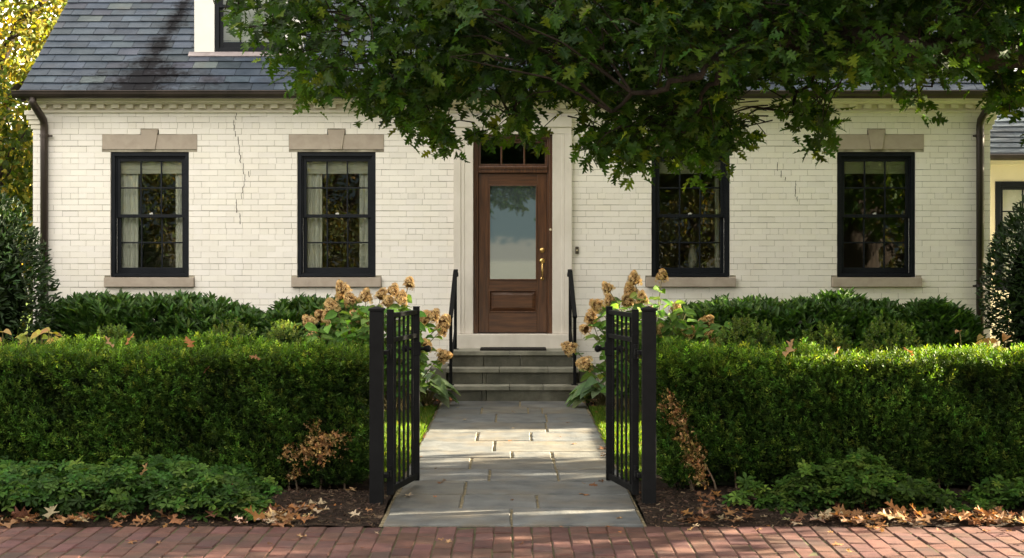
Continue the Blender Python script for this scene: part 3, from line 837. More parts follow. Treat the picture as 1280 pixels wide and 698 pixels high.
def sheet(name, x0, x1, y0, y1, nx, ny, zf, m):
    X, Y = np.meshgrid(np.linspace(x0, x1, nx), np.linspace(y0, y1, ny))
    P = np.stack([X.ravel(), Y.ravel()], 1); Z = zf(P)
    F = [(j * nx + i, j * nx + i + 1, (j + 1) * nx + i + 1, (j + 1) * nx + i) for j in range(ny - 1) for i in range(nx - 1)]
    g = Geo(); g.add(np.column_stack([P, Z]), F); o = g.build(name, m, smooth=True); return struct(o)


bedz = lambda P: .008 + .016 * snoise(P, 3, 5) + .008 * snoise(P, 4, 22) + .03 * np.clip((P[:, 1] - 9.5) * 3, 0, 1) - .012
lawnz = lambda P: .004 + .008 * snoise(P, 5, 3)
for s in (-1, 1):
    a, b = sorted((s * .86, s * 7)); sheet('planting_bed', a, b, 9.425, 11.6, 90, 40, bedz, M['soil'])
    sheet('lawn', a, b, 11.602, 16.2, 20, 20, lawnz, M['turf'])
    a, b = sorted((s * .86, s * 7)); sheet('planting_bed', a, b, 16.202, 18.68, 60, 24, lambda P: .02 + .015 * snoise(P, 6, 6), M['soil'])
    a, b = sorted((s * 7.002, s * 40)); sheet('lawn', a, b, 9.0, 60, 12, 12, lambda P: -.02 + .01 * snoise(P, 5, 1), M['turf'])

# ================================================================== GATE
for s in (-1, 1):
    side, other = ('left', 'hedge with the small brown patch') if s < 0 else ('right', 'hedge with the tall brown patch')
    px, py_ = s * .934, 10.16
    p = thing('gate_post', f'square black iron gate post with a flat cap at the {side} edge of the path', 'gate post', (px, py_, 0), 'black gate posts at the path')
    g = Geo(); g.box(px - .0465, px + .0465, py_ - .0465, py_ + .0465, -.05, 1.352); g.build('post_shaft', M['black'], p, bevel=.004)
    g = Geo(); g.box(px - .054, px + .054, py_ - .054, py_ + .054, 1.3525, 1.370)
    g.add([(px - .05, py_ - .05, 1.370), (px + .05, py_ - .05, 1.370), (px + .05, py_ + .05, 1.370), (px - .05, py_ + .05, 1.370), (px, py_, 1.386)], [(0, 1, 4), (1, 2, 4), (2, 3, 4), (3, 0, 4)])
    g.build('post_cap', M['black'], p, bevel=.003)
    H = np.array((s * .862, 10.42)); Lc = np.array((s * .722, 11.08)); d = Lc - H
    gt = thing('gate', f'open black iron gate leaf hung on the {side} post, swung back along the path', 'gate', (H[0], H[1], .05), 'iron gate leaves swung open')
    for q, w in ((H, .048), (Lc, .048)):
        g = Geo(); g.box(q[0] - w / 2, q[0] + w / 2, q[1] - w / 2, q[1] + w / 2, .05, 1.345); g.box(q[0] - w / 2 - .003, q[0] + w / 2 + .003, q[1] - w / 2 - .003, q[1] + w / 2 + .003, 1.3452, 1.352)
        g.build('stile', M['black'], gt, bevel=.004)
    u = d / np.linalg.norm(d); A, B = H + u * .026, Lc - u * .026
    for z, hh in ((.085, .045), (1.135, .032), (1.31, .032)):
        g = Geo(); g.bar((*A, z), (*B, z), .032, hh); g.build('rail', M['black'], gt, bevel=.003)
    for k in range(5):
        q = H + d * (k + 1) / 6.0
        g = Geo(); g.box(q[0] - .0085, q[0] + .0085, q[1] - .0085, q[1] + .0085, .108, 1.294); g.build('picket', M['black'], gt, bevel=.002)
    for z in (.21, 1.06):
        g = Geo(); g.box(min(px, H[0]) , max(px, H[0]), 10.2075, 10.30, z - .014, z + .014)
        g.tube([(H[0], 10.36, z - .05), (H[0], 10.36, z + .05)], .017, 10); g.box(H[0] - .012, H[0] + .012, 10.29, 10.40, z - .02, z + .02)
        g.build('hinge', M['black'], gt, bevel=.002)
    g = Geo()
    k = Geo(); k.lathe([(.020, 0), (.014, .012), (.011, .03), (.022, .045), (.028, .06), (.026, .075), (.012, .085), (.001, .086)], 0, 0, 14); V = np.concatenate(k.V)
    Fk = [tuple(f) for f in np.split(np.concatenate(k.L), np.cumsum(np.concatenate(k.S))[:-1])]
    for sg in (-1, 1): g.add(np.stack([Lc[0] + sg * (V[:, 2] + .024), Lc[1] + V[:, 0], 1.035 + V[:, 1]], 1), Fk)
    g.box(Lc[0] - .032, Lc[0] + .032, Lc[1] - .032, Lc[1] + .032, .985, 1.085)
    g.build('latch', M['black'], gt, bevel=.002)
# ================================================================== LEAVES AND PLANTS
def unit(v): return v / (np.linalg.norm(v, axis=-1, keepdims=True) + 1e-9)


def orient(d, n):
    d = unit(np.asarray(d, float)); n = np.asarray(n, float)
    z = unit(n - (n * d).sum(-1, keepdims=True) * d)
    x = np.cross(d, z)
    return np.stack([x, d, z], -1)


def half_leaf(pts, fold=.3, curl=.15, wave=0):
    """leaf outline given as (half-width, length) from stalk to tip: two halves folded along the midrib"""
    V, F = [], []
    n = len(pts)
    zf = lambda x, y: fold * abs(x) - curl * y * y + wave * math.sin(9 * y) * abs(x)
    ys = [p[1] for p in pts]
    mid = [(0, y, zf(0, y)) for y in (0, max(ys) * .5, max(ys))]
    V += mid
    for s in (-1, 1):
        k = len(V)
        V += [(s * x, y, zf(x, y)) for x, y in pts[1:-1]]
        f = [0] + list(range(k, k + n - 2)) + [2, 1]
        F.append(tuple(f) if s > 0 else tuple(f[::-1]))
    return np.array(V), F


OAK = half_leaf([(0, 0), (.012, .13), (.12, .17), (.22, .27), (.21, .33), (.075, .36), (.20, .45), (.36, .50), (.30, .55), (.36, .60), (.09, .60), (.17, .70), (.28, .79), (.20, .80), (.07, .79), (.10, .90), (.05, .92), (0, 1.0)], .30, .22, .1)
DRYOAK = half_leaf([(0, 0), (.012, .13), (.12, .17), (.22, .27), (.21, .33), (.075, .36), (.20, .45), (.36, .50), (.30, .55), (.09, .60), (.17, .70), (.28, .79), (.20, .80), (.07, .79), (.10, .90), (0, 1.0)], .28, -.04, .4)
NARROW = half_leaf([(0, 0), (.012, .06), (.07, .25), (.115, .55), (.09, .82), (0, 1.0)], .5, .22)
LAUREL = half_leaf([(0, 0), (.015, .06), (.11, .25), (.155, .5), (.12, .78), (0, 1.0)], .45, .25)
OVATE = half_leaf([(0, 0), (.02, .08), (.26, .22), (.35, .45), (.24, .74), (0, 1.0)], .35, .3, .15)
OBOV = half_leaf([(0, 0), (.05, .15), (.14, .4), (.235, .7), (.16, .92), (0, 1.0)], .35, .3)
HOSTA = half_leaf([(0, .02), (.03, -.0), (.22, -.02), (.38, .16), (.40, .38), (.27, .68), (.10, .90), (0, 1.0)], .4, .55, .12)
DIA = (np.array([(0, 0, 0), (.5, .5, .06), (0, 1, -.05), (-.5, .5, .06)]), [(0, 1, 2, 3)])


def sprig(n=13, L=1.0, leaf=.30, wid=.36, up=.55, seed=0):
    """a little shoot set with flat leaflets"""
    rg = np.random.default_rng(seed); V, F, S = [], [], []
    for i in range(n):
        t = (i + .6) / n; a = i * 2.4 + rg.uniform(-.4, .4)
        b = np.array((.06 * math.sin(3 * t), t * L * .8, 0))
        d = unit(np.array((math.cos(a), up + .5 * t, math.sin(a))))
        s = unit(np.cross(d, (rg.normal(), rg.normal(), rg.normal())))
        l = leaf * rg.uniform(.75, 1.15) * (1 - .3 * t)
        k = len(V)
        V += [b, b + d * l * .5 + s * l * wid * .5, b + d * l, b + d * l * .5 - s * l * wid * .5]
        F.append((k, k + 1, k + 2, k + 3)); S += [.55 + .6 * t] * 4
    return np.array(V), F, np.array(S)


SPRIGS = [sprig(13, 1, .34, .34, .6, k) for k in range(4)]
BOXSP = [sprig(15, 1, .26, .62, .35, 9 + k) for k in range(3)]


def rnd(n, s=1.0): return RNG.normal(0, s, (n, 3))


def palette(n, cols, jit=.12, val=.22, w=None):
    c = np.array(cols)[RNG.choice(len(cols), n, p=w)]
    return np.clip(c * (1 + RNG.normal(0, jit, (n, 3))) * np.exp(RNG.normal(0, val, (n, 1))), .002, 1)


# ------------------------------------------------------------------ clipped hedges along the pavement
def hedge(label, s, xin, yf, yb, h, patch, plabel):
    xo = s * 4.7
    x0, x1 = sorted((xin, xo))
    root = thing('hedge', label, 'hedge', ((x0 + x1) / 2, (yf + yb) / 2, 0))
    # face samples: front, top, inner end, a few at the back
    def face(n, kind):
        u, v = RNG.random(n), RNG.random(n)
        if kind == 'front': return np.column_stack([x0 + (x1 - x0) * u, np.full(n, yf), .06 + (h - .06) * v]), np.tile((0, -1, 0), (n, 1))
        if kind == 'top': return np.column_stack([x0 + (x1 - x0) * u, yf + (yb - yf) * v, np.full(n, h)]), np.tile((0, 0, 1), (n, 1))
        if kind == 'back': return np.column_stack([x0 + (x1 - x0) * u, np.full(n, yb), .06 + (h - .06) * v]), np.tile((0, 1, 0), (n, 1))
        return np.column_stack([np.full(n, xin), yf + (yb - yf) * u, .06 + (h - .06) * v]), np.tile((-s, 0, 0), (n, 1))
    lx = x1 - x0
    P, Nn = zip(*[face(int(lx * h * 3400), 'front'), face(int(lx * (yb - yf) * 2300), 'top'), face(int((yb - yf) * h * 2600), 'end'), face(int(lx * h * 500), 'back')])
    P, Nn = np.concatenate(P).astype(float), np.concatenate(Nn).astype(float)
    # rounded shoulders
    r = .075
    c = np.column_stack([np.clip(P[:, 0], x0 + r, x1 - r), np.clip(P[:, 1], yf + r, yb - r), np.clip(P[:, 2], -1, h - r)])
    dv = P - c; ln = np.linalg.norm(dv, axis=1, keepdims=True); Nn = np.where(ln > 1e-6, dv / (ln + 1e-9), Nn)
    P = c + Nn * np.minimum(ln, r)
    lump = snoise(P, 21, 5) * .036 + snoise(P, 22, 12) * .042
    drop = RNG.exponential(.045, len(P))
    side = 1 - np.abs(Nn[:, 2])
    lump += -.07 * np.clip((.22 - P[:, 2]) / .22, 0, 1) * side
    P = P + Nn * (lump - drop)[:, None] + rnd(len(P), .008)
    d = unit(Nn * .75 + np.array((0, 0, .75)) * side[:, None] + rnd(len(P), .38))
    R = orient(d, Nn + rnd(len(P), .6))
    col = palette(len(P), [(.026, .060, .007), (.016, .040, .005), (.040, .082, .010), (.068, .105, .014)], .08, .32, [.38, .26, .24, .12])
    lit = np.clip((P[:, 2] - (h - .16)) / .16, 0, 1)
    col = col * (1 + lit[:, None] * np.array((.8, .6, .15)))  # tops tinted brighter: fresh growth plus light put into the colour
    col *= np.exp(-drop / .05)[:, None] * .78 + .36  # shade painted in: leaves deeper in the hedge coloured darker
    col *= (1 + .42 * np.clip(lump / .05, -1.4, 1.3))[:, None]  # same for the clumps: hollows coloured darker, bulges lighter
    pm_ = np.exp(-(((P[:, 0] - patch[0]) / patch[2]) ** 2 + ((P[:, 2] - patch[1]) / patch[3]) ** 2)) * (P[:, 1] < yf + .35)
    keep = RNG.random(len(P)) > pm_ * .75
    P, R, col = P[keep], R[keep], col[keep]
    g = Geo(); k = RNG.integers(0, 4, len(P)); sz = RNG.uniform(.06, .125, len(P))
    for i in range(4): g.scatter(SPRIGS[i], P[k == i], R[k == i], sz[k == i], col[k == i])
    # near-black box standing in for the shade inside the bush
    m = 26; xs = np.linspace(x0 + .13, x1 - .13, m)
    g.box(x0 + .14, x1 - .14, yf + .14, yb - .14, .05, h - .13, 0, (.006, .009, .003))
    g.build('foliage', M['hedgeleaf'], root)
    for k in range(26):                                                   # bare stems low down
        g = Geo(); x = RNG.uniform(x0 + .1, x1 - .1); y = RNG.uniform(yf + .06, yf + .3)
        g.tube([(x, y, -.02), (x + RNG.normal(0, .03), y - .02, .15), (x + RNG.normal(0, .08), y - RNG.uniform(0, .08), .34)], [.009, .007, .004], 5)
        g.build('stem', M['twig'], root)
    # the dead patch: dry twigs and brown leaves in the face of the hedge
    g = Geo(); LP, LD = [], []
    for k in range(patch[4]):
        f = RNG.random(); cx_ = patch[0] + (f - .5) * patch[5] + RNG.normal(0, patch[2] * .45); cz_ = patch[1] + (.5 - f) * 2 * patch[3] + RNG.normal(0, .05)
        cz_ = min(max(cz_, .10), h - .08); m = RNG.integers(5, 16); sp = RNG.uniform(.014, .034)
        c_ = np.array((cx_, yf + RNG.uniform(-.015, .07), cz_))
        if s > 0: c_[0] = max(c_[0], xin - .03); c_[1] += max(0, xin + .09 - c_[0]) * RNG.uniform(.3, 2.5)
        LP.append(c_ + RNG.normal(0, sp, (m, 3))); LD.append(np.array((0, -.7, .35)) + RNG.normal(0, .6, (m, 3)))
        if k % 3 == 0:
            a0 = c_ + (s * .05 + RNG.normal(0, .02), .09, -RNG.uniform(.05, .16)); g.tube([tuple(a0), tuple((a0 + c_) / 2 + (0, -.03, 0)), tuple(c_)], [.005, .004, .002], 5, 1, (1.2, 1.2, 1.2))
    for k in range(4 if s > 0 else 0):
        x = patch[0] + s * RNG.uniform(0, .2); g.tube([(x + s * .06, yf + .05, .0), (x + s * .03, yf, .10), (x - s * .04, yf - .01, .24)], [.007, .005, .003], 5, 1, (1.3, 1.3, 1.3))
    LP, LD = np.concatenate(LP), np.concatenate(LD); n = len(LP)
    g.scatter(BOXSP[1], LP, orient(LD, rnd(n)), RNG.uniform(.03, .065, n), palette(n, [(.44, .27, .10), (.54, .36, .16), (.33, .185, .065), (.25, .13, .05)], .08, .28))
    o = g.build('dead_branches', [M['dryleaf'], M['twig']], root); o['label'] = plabel


hedge('long clipped green hedge left of the path, small brown patch low down', -1, -1.09, 10.72, 11.62, .975, (-1.46, .34, .18, .13, 50, -.16), 'small brown dead patch')
hedge('long clipped green hedge right of the path, tall brown patch at its end', 1, 1.10, 10.70, 11.60, .945, (1.24, .42, .055, .29, 84, .22), 'tall brown dead patch')


# ------------------------------------------------------------------ broadleaf evergreens below the windows
def laurel(label, x0, x1, y0, y1, h, n):
    root = thing('laurel_shrub', label, 'shrub', ((x0 + x1) / 2, (y0 + y1) / 2, 0), 'laurel shrubs under the front windows')
    c = np.array(((x0 + x1) / 2, (y0 + y1) / 2, h * .5)); hw = np.array(((x1 - x0) / 2, (y1 - y0) / 2, h * .5))
    q = RNG.uniform(-1, 1, (n, 3)); q = q / (np.abs(q) ** 4).sum(1, keepdims=True) ** .25
    q[:, 1] = -np.abs(q[:, 1]) * np.where(RNG.random(n) < .85, 1, -1)
    dep = 1 - RNG.exponential(.09, n).clip(0, .6)
    P = c + q * dep[:, None] * hw
    P[:, 2] += .05 * snoise(P, 31, 4) + .03 * snoise(P, 32, 11)
    P[:, 1] += .05 * snoise(P, 33, 6)
    # whorls: a shoot tip with several leaves
    m = 7
    out_ = unit(q * np.array((.5, 1, .6))); sh = unit(out_ * .5 + np.array((0, 0, 1.0)) + rnd(n, .22))
    PP = np.repeat(P, m, 0); sh = np.repeat(sh, m, 0); dp = np.repeat(dep, m)
    a = RNG.uniform(0, 6.3, len(PP)); lat = unit(np.cross(sh, rnd(len(PP))))
    d = unit(sh * RNG.uniform(.7, 1.8, (len(PP), 1)) + lat * .62)
    R = orient(d, sh + lat * -.5 + rnd(len(PP), .15))
    col = palette(len(PP), [(.042, .095, .019), (.060, .125, .026), (.030, .068, .015), (.10, .17, .036)], .07, .25, [.4, .3, .22, .08])
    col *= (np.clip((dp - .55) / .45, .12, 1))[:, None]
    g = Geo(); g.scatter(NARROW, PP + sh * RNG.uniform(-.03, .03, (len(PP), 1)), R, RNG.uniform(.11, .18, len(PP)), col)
    g.box(c[0] - hw[0] * .72, c[0] + hw[0] * .72, c[1] - hw[1] * .6, c[1] + hw[1] * .7, .05, h * .84, 0, (.004, .007, .003))  # near-black core blocks see-through and stands in for inner shade
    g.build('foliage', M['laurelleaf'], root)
    g = Geo()
    for k in range(10):
        x = RNG.uniform(x0 + .2, x1 - .2); y = RNG.uniform(y0 + .2, y1 - .2)
        g.tube([(x, y, 0), (x + RNG.normal(0, .05), y, .3), (x + RNG.normal(0, .1), y, .7)], [.014, .011, .006], 6)
    g.build('stems', M['twig'], root)


laurel('broad laurel shrub with upright glossy leaves under the window beside the left downspout', -5.45, -2.78, 16.55, 17.9, 1.15, 3000)
laurel('narrower laurel shrub between the wide left laurel and the left hydrangea', -2.82, -1.75, 16.55, 17.8, 1.13, 1300)
laurel('broad laurel shrub between the right hydrangea and a smaller laurel', 1.8, 4.52, 16.5, 17.9, 1.14, 3000)
laurel('small rounded laurel shrub at the foot of the right downspout', 4.42, 5.28, 16.55, 17.5, 1.07, 900)


# ------------------------------------------------------------------ hydrangeas
def bloom_mesh(seed):
    rg = np.random.default_rng(seed); n = 150
    t = rg.random(n) ** .8; a = rg.uniform(0, 6.3, n)
    rad = .062 * np.sqrt(np.clip(1 - (t * 1.0) ** 1.7, .02, 1)) * (1 - .25 * t) + .004
    P = np.column_stack([rad * np.cos(a), rad * np.sin(a), t * .125 - .035]) + rg.normal(0, .004, (n, 3))
    Nv = unit(np.column_stack([np.cos(a), np.sin(a), t * 1.2 - .2]) + rg.normal(0, .35, (n, 3)))
    V, F = [], []
    for k in range(4):                                                   # four-petalled floret
        b = k * math.pi / 2; i = len(V)
        V += [(0, 0, 0), (.5 * math.cos(b - .5), .5 * math.sin(b - .5), .12), (.85 * math.cos(b), .85 * math.sin(b), .05), (.5 * math.cos(b + .5), .5 * math.sin(b + .5), .12)]
        F.append((i, i + 1, i + 2, i + 3))
    x = unit(np.cross(Nv, rg.normal(0, 1, (n, 3)))); R = np.stack([x, np.cross(Nv, x), Nv], -1)
    c = np.array([(.54, .365, .175), (.64, .47, .25), (.42, .265, .115), (.54, .41, .19)])[rg.integers(0, 4, n)] * np.exp(rg.normal(0, .2, (n, 1)))
    g = Geo(); g.scatter((np.array(V), F), P, R, rg.uniform(.015, .022, n), c)
    g.lathe([(.012, -.03), (.05, -.01), (.046, .03), (.025, .07), (.003, .085)], 0, 0, 8, 0, (.13, .07, .03))
    return g


BLOOMS = []
for k in range(5):
    o = bloom_mesh(50 + k).build('flower_head', M['bloom']); BLOOMS.append(o.data); bpy.data.objects.remove(o)


def hydrangea(label, heads, base, zleaf):
    root = thing('hydrangea_shrub', label, 'shrub', base)
    b = np.array(base); stems = Geo(); lp, ld, ln, ls = [], [], [], []
    paths = []
    for (px, py) in heads:
        Y = b[1] + RNG.uniform(-.35, .4); p = np.array(at(px, py, Y)); paths.append((p, True))
    for k in range(95):
        p = b + np.array((RNG.uniform(-.85, .85), RNG.uniform(-.55, .4), 0)); p[0] = math.copysign(max(abs(p[0]), 1.0 + .12 * RNG.random()), p[0]); p[2] = zleaf * RNG.uniform(.35, 1.05) * (1 - .28 * abs(p[0] - b[0])); paths.append((p, False))
    for i, (p, head) in enumerate(paths):
        r0 = b + np.array((RNG.normal(0, .16), RNG.normal(0, .12), 0))
        mid = r0 * .45 + p * .55 + (0, 0, .12)
        tt = np.linspace(0, 1, 9)[:, None]; path = (1 - tt) ** 2 * r0 + 2 * tt * (1 - tt) * mid + tt ** 2 * p
        stems.tube(path, np.linspace(.0075, .004, 9), 5)
        for k in range(3, 9):
            az = RNG.uniform(0, 6.3)
            for s in (0, math.pi):
                if head and k == 8 : continue
                lat = np.array((math.cos(az + s), math.sin(az + s), 0)); lp.append(path[k]); ld.append(lat + (0, 0, RNG.uniform(-.35, .35))); ln.append(np.array((0, -.55, 1.0)) + RNG.normal(0, .28, 3)); ls.append(RNG.uniform(.10, .18))
        if head:
            d = unit(path[8] - path[7] + RNG.normal(0, .03, 3)); x = unit(np.cross(d, (0, 1, .1))); y = np.cross(d, x)
            o = bpy.data.objects.new('flower_head', BLOOMS[i % 5]); C.objects.link(o); o.parent = root
            from mathutils import Matrix
            o.matrix_local = Matrix(((x[0], y[0], d[0], p[0] - b[0]), (x[1], y[1], d[1], p[1] - b[1]), (x[2], y[2], d[2], p[2] - b[2]), (0, 0, 0, 1))) @ Matrix.Scale(RNG.uniform(.95, 1.35), 4)
    stems.build('stems', M['stem'], root, smooth=True)
    n = len(lp)
    g = Geo(); g.scatter(OVATE, np.array(lp), orient(np.array(ld), np.array(ln)), np.array(ls), palette(n, [(.085, .170, .030), (.12, .215, .045), (.060, .125, .024), (.20, .27, .07)], .08, .2, [.4, .33, .2, .07]))
    g.build('foliage', M['softleaf'], root)


HL = [(429, 363), (427, 371), (438.7, 376), (415.5, 386), (401, 394), (388, 404), (390.4, 422.5), (415.5, 406), (433.5, 410), (442, 429), (456.7, 373.5), (476, 371), (491, 366), (511, 356), (500.5, 376), (460.6, 408), (527.6, 399), (540.5, 397), (554.7, 403), (551, 413.5), (552, 446), (531.5, 433), (459, 437), (484, 380), (409, 399), (449, 396)]
HR = [(760.6, 362), (747.7, 383), (738.7, 398), (732, 412), (789, 366), (793, 352), (802, 376), (827.7, 347), (844, 387), (825, 414), (882.6, 404.8), (860, 417), (889.6, 421), (733.5, 455), (714, 437), (763, 379), (786, 381), (812, 395), (742, 404)]
hydrangea('leafy hydrangea with many tan dried blooms left of the stone steps', HL, (-1.42, 16.05, .02), 1.22)
hydrangea('leafy hydrangea with brown dried blooms right of the stone steps', HR, (1.42, 16.05, .02), 1.28)


def hosta(label, x, y, n, r, cols, sz=(.17, .26), upr=.5):
    root = thing('hosta', label, 'plant', (x, y, .01), 'hostas beside the steps')
    a = np.linspace(0, 2 * math.pi, n, endpoint=False) + RNG.normal(0, .2, n); k = RNG.random(n)
    rr = r * (.25 + .75 * k); P = np.column_stack([x + rr * .45 * np.cos(a), y + rr * .45 * np.sin(a), .10 + .28 * (1 - k) * upr * 2])
    d = np.column_stack([np.cos(a), np.sin(a), .35 - k * .5]); nn = np.column_stack([np.cos(a) * .3, np.sin(a) * .3 - .25, np.full(n, 1.0)])
    g = Geo(); g.scatter(HOSTA, P, orient(d, nn + rnd(n, .12)), RNG.uniform(*sz, n), palette(n, cols, .06, .15)); g.build('foliage', M['softleaf'], root, smooth=True)
    g = Geo()
    for p in P: g.tube([(x + RNG.normal(0, .02), y + RNG.normal(0, .02), 0), tuple(p * .5 + np.array((x, y, .05)) * .5), tuple(p)], [.006, .005, .004], 5)
    g.build('stems', M['stem'], root)


HB = [(.11, .17, .085), (.14, .20, .10), (.085, .14, .065)]
hosta('pale blue-green hosta at the left foot of the stone steps', -.98, 16.9, 34, .50, HB)
hosta('low hosta half hidden behind the left gate leaf', -1.32, 16.5, 20, .38, HB)
hosta('pale blue-green hosta at the right foot of the stone steps', 1.02, 16.85, 36, .50, HB)
hosta('low hosta half hidden behind the right gate post', 1.5, 16.4, 20, .40, [(.09, .14, .06), (.11, .17, .07)])


# ------------------------------------------------------------------ rounded evergreens and small shrubs
def bush(name, label, c, r, n, cols, T, size, m, up=.3, group=None, stemh=None, yellow=0):
    c, r = np.array(c, float), np.array(r, float)
    root = thing(name, label, 'shrub', (c[0], c[1], 0), group)
    q = unit(rnd(n)); dep = 1 - RNG.exponential(.12, n).clip(0, .7)
    P = c + q * dep[:, None] * r
    P += unit(q) * (.10 * snoise(P, 41, 3) + .06 * snoise(P, 42, 9))[:, None] * min(1, r.min())
    d = unit(q * .8 + np.array((0, 0, up)) + rnd(n, .45)); R = orient(d, q + np.array((0, -.1, .6)) + rnd(n, .4))
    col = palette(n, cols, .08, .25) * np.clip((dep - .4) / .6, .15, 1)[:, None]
    if yellow: k = RNG.random(n) < yellow; col[k] = palette(int(k.sum()), [(.42, .30, .03), (.30, .25, .03)])
    g = Geo()
    Ts = T if isinstance(T, list) else [T]; k = RNG.integers(0, len(Ts), n); sz = RNG.uniform(*size, n)
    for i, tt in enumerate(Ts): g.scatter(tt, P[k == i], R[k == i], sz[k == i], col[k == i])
    if r.min() > .45:                                                     # near-black core standing in for the shade inside the bush
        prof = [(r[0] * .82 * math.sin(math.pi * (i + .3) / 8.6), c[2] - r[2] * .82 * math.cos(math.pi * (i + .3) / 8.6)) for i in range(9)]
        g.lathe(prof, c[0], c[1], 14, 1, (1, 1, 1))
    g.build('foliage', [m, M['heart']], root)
    g = Geo()
    for k in range(7):
        a = RNG.uniform(0, 6.3); e = c + np.array((math.cos(a), math.sin(a), .2)) * r * .6
        g.tube([(c[0] + RNG.normal(0, .05), c[1] + RNG.normal(0, .05), 0), tuple((c + e) * .5 * (1, 1, .55)), tuple(e)], [.018 * min(1, r.min() * 1.5), .012 * min(1, r.min() * 1.5), .005], 6)
    g.build('stems', M['twig'], root)


DK = [(.015, .036, .008), (.022, .048, .011), (.011, .026, .007)]
bush('holly_bush', 'tall dark glossy holly bush standing against the left downspout', (-6.22, 16.2, 1.32), (1.02, .95, 1.40), 17000, DK, LAUREL, (.06, .10), M['laurelleaf'], yellow=.0)
bush('holly_bush', 'tall dark glossy holly bush in front of the right wing window', (6.52, 16.9, 1.25), (1.0, .8, 1.32), 17000, DK, LAUREL, (.06, .10), M['laurelleaf'])
LIME = [(.11, .17, .035), (.085, .14, .03), (.15, .20, .05)]
for x, y, w, h, lab in ((-2.42, 12.7, .26, 1.13, 'small lime green shrub peeking over the left hedge under the second window'), (-3.42, 12.6, .20, 1.10, 'small lime green shrub peeking over the left hedge near its middle'),
                        (-2.0, 12.9, .16, 1.12, 'little green shrub between the left hedge and the left hydrangea'),
                        (1.98, 12.6, .22, 1.18, 'upright lime shrub behind the right hedge, nearest the right hydrangea'), (2.66, 12.6, .20, 1.12, 'low lime shrub behind the right hedge, second from the right hydrangea'),
                        (3.25, 12.7, .24, 1.16, 'lime shrub behind the right hedge under the window beside the right downspout')):
    bush('small_shrub', lab, (x, y, h - .24), (w, w, .24), 230, LIME, BOXSP, (.07, .11), M['softleaf'], up=.9, group='small lime shrubs behind the hedges')


def blotch(label, x, y, h, n, w, cols, name='yellowing_hosta'):
    root = thing(name, label, 'plant', (x, y, 0))
    P = np.column_stack([x + RNG.uniform(-w, w, n), y + RNG.normal(0, .12, n), h + RNG.normal(-.05, .05, n)])
    d = np.column_stack([RNG.normal(0, 1, n), RNG.normal(-.5, .5, n), RNG.normal(-.1, .3, n)])
    g = Geo(); g.scatter(HOSTA, P, orient(d, np.array((0, -.5, 1)) + rnd(n, .3)), RNG.uniform(.06, .105, n), palette(n, cols, .06, .2)); g.build('foliage', M['softleaf'], root, smooth=True)
    g = Geo()
    for p in P: g.tube([(x + (p[0] - x) * .5, y, 0), ((p[0] + x) / 2 + (p[0] - x) * .3, y, h * .6), tuple(p)], [.007, .006, .004], 5)
    g.build('stems', M['stem'], root)


blotch('yellowing broad-leaved plant showing over the left hedge by the holly bush', -4.15, 12.6, 1.07, 30, .34, [(.36, .30, .06), (.34, .25, .07), (.22, .24, .05), (.30, .18, .07)], 'yellowing_plant')
blotch('pinkish fading broad-leaved plant showing over the right hedge near the downspout', 4.02, 12.7, 1.0, 16, .2, [(.24, .13, .07), (.18, .20, .07), (.28, .19, .08)], 'fading_plant')

# ------------------------------------------------------------------ ground cover in front of the hedges
def whorls(g, n, fx, hz, cols, size=(.038, .062)):
    P = fx(n); m = 7
    tilt = unit(rnd(n, .28) + np.array((0, -.30, 1.0)))
    PP, U = np.repeat(P, m, 0), np.repeat(tilt, m, 0)
    a = np.tile(np.arange(m) * 2 * math.pi / m, n) + np.repeat(RNG.uniform(0, 6.3, n), m) + RNG.normal(0, .2, n * m)
    e1 = unit(np.cross(U, (0.31, .2, .93) * np.ones_like(U) + rnd(1, .01))); e2 = np.cross(U, e1)
    d = e1 * np.cos(a)[:, None] + e2 * np.sin(a)[:, None] + U * RNG.uniform(-.15, .55, (n * m, 1))
    cl = np.repeat(palette(n, cols, .08, .22), m, 0) * np.exp(RNG.normal(0, .12, (n * m, 1)))
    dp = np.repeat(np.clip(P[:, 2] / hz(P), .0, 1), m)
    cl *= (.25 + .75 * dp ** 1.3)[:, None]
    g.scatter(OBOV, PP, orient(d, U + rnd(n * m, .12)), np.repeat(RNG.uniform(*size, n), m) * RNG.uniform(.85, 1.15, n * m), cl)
    for p in P[::5]: g.tube([(p[0], p[1] + .03, 0), tuple(p)], .0022, 4, 0, (.02, .03, .01))


GC = [(.032, .080, .013), (.024, .062, .010), (.045, .098, .015), (.075, .135, .022)]
def fx1(n):
    x = RNG.uniform(-4.4, -1.66, n); y = RNG.uniform(9.62, 10.62, n)
    h = hz1(np.column_stack([x, y])); k = RNG.random(n) ** .55
    kk = (y < 9.72 + .05 * np.sin(x * 7)) & (RNG.random(n) < .5); y = np.where(kk, y + .3, y)
    return np.column_stack([x, y, np.maximum(h * k, .03)])
def hz1(P):
    x, y = P[:, 0], P[:, 1]
    e = np.clip((-1.62 - x) / .35, .12, 1) * np.clip((y - 9.52) / .30, .15, 1)
    return (.255 + .03 * np.sin(x * 4.1) + .05 * snoise(P, 62, 8)) * e ** .7
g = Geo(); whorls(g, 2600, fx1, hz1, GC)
stuff(g.build('ground_cover', [M['softleaf'], M['twig']]), 'dark green pachysandra ground cover in front of the left hedge', 'ground cover')
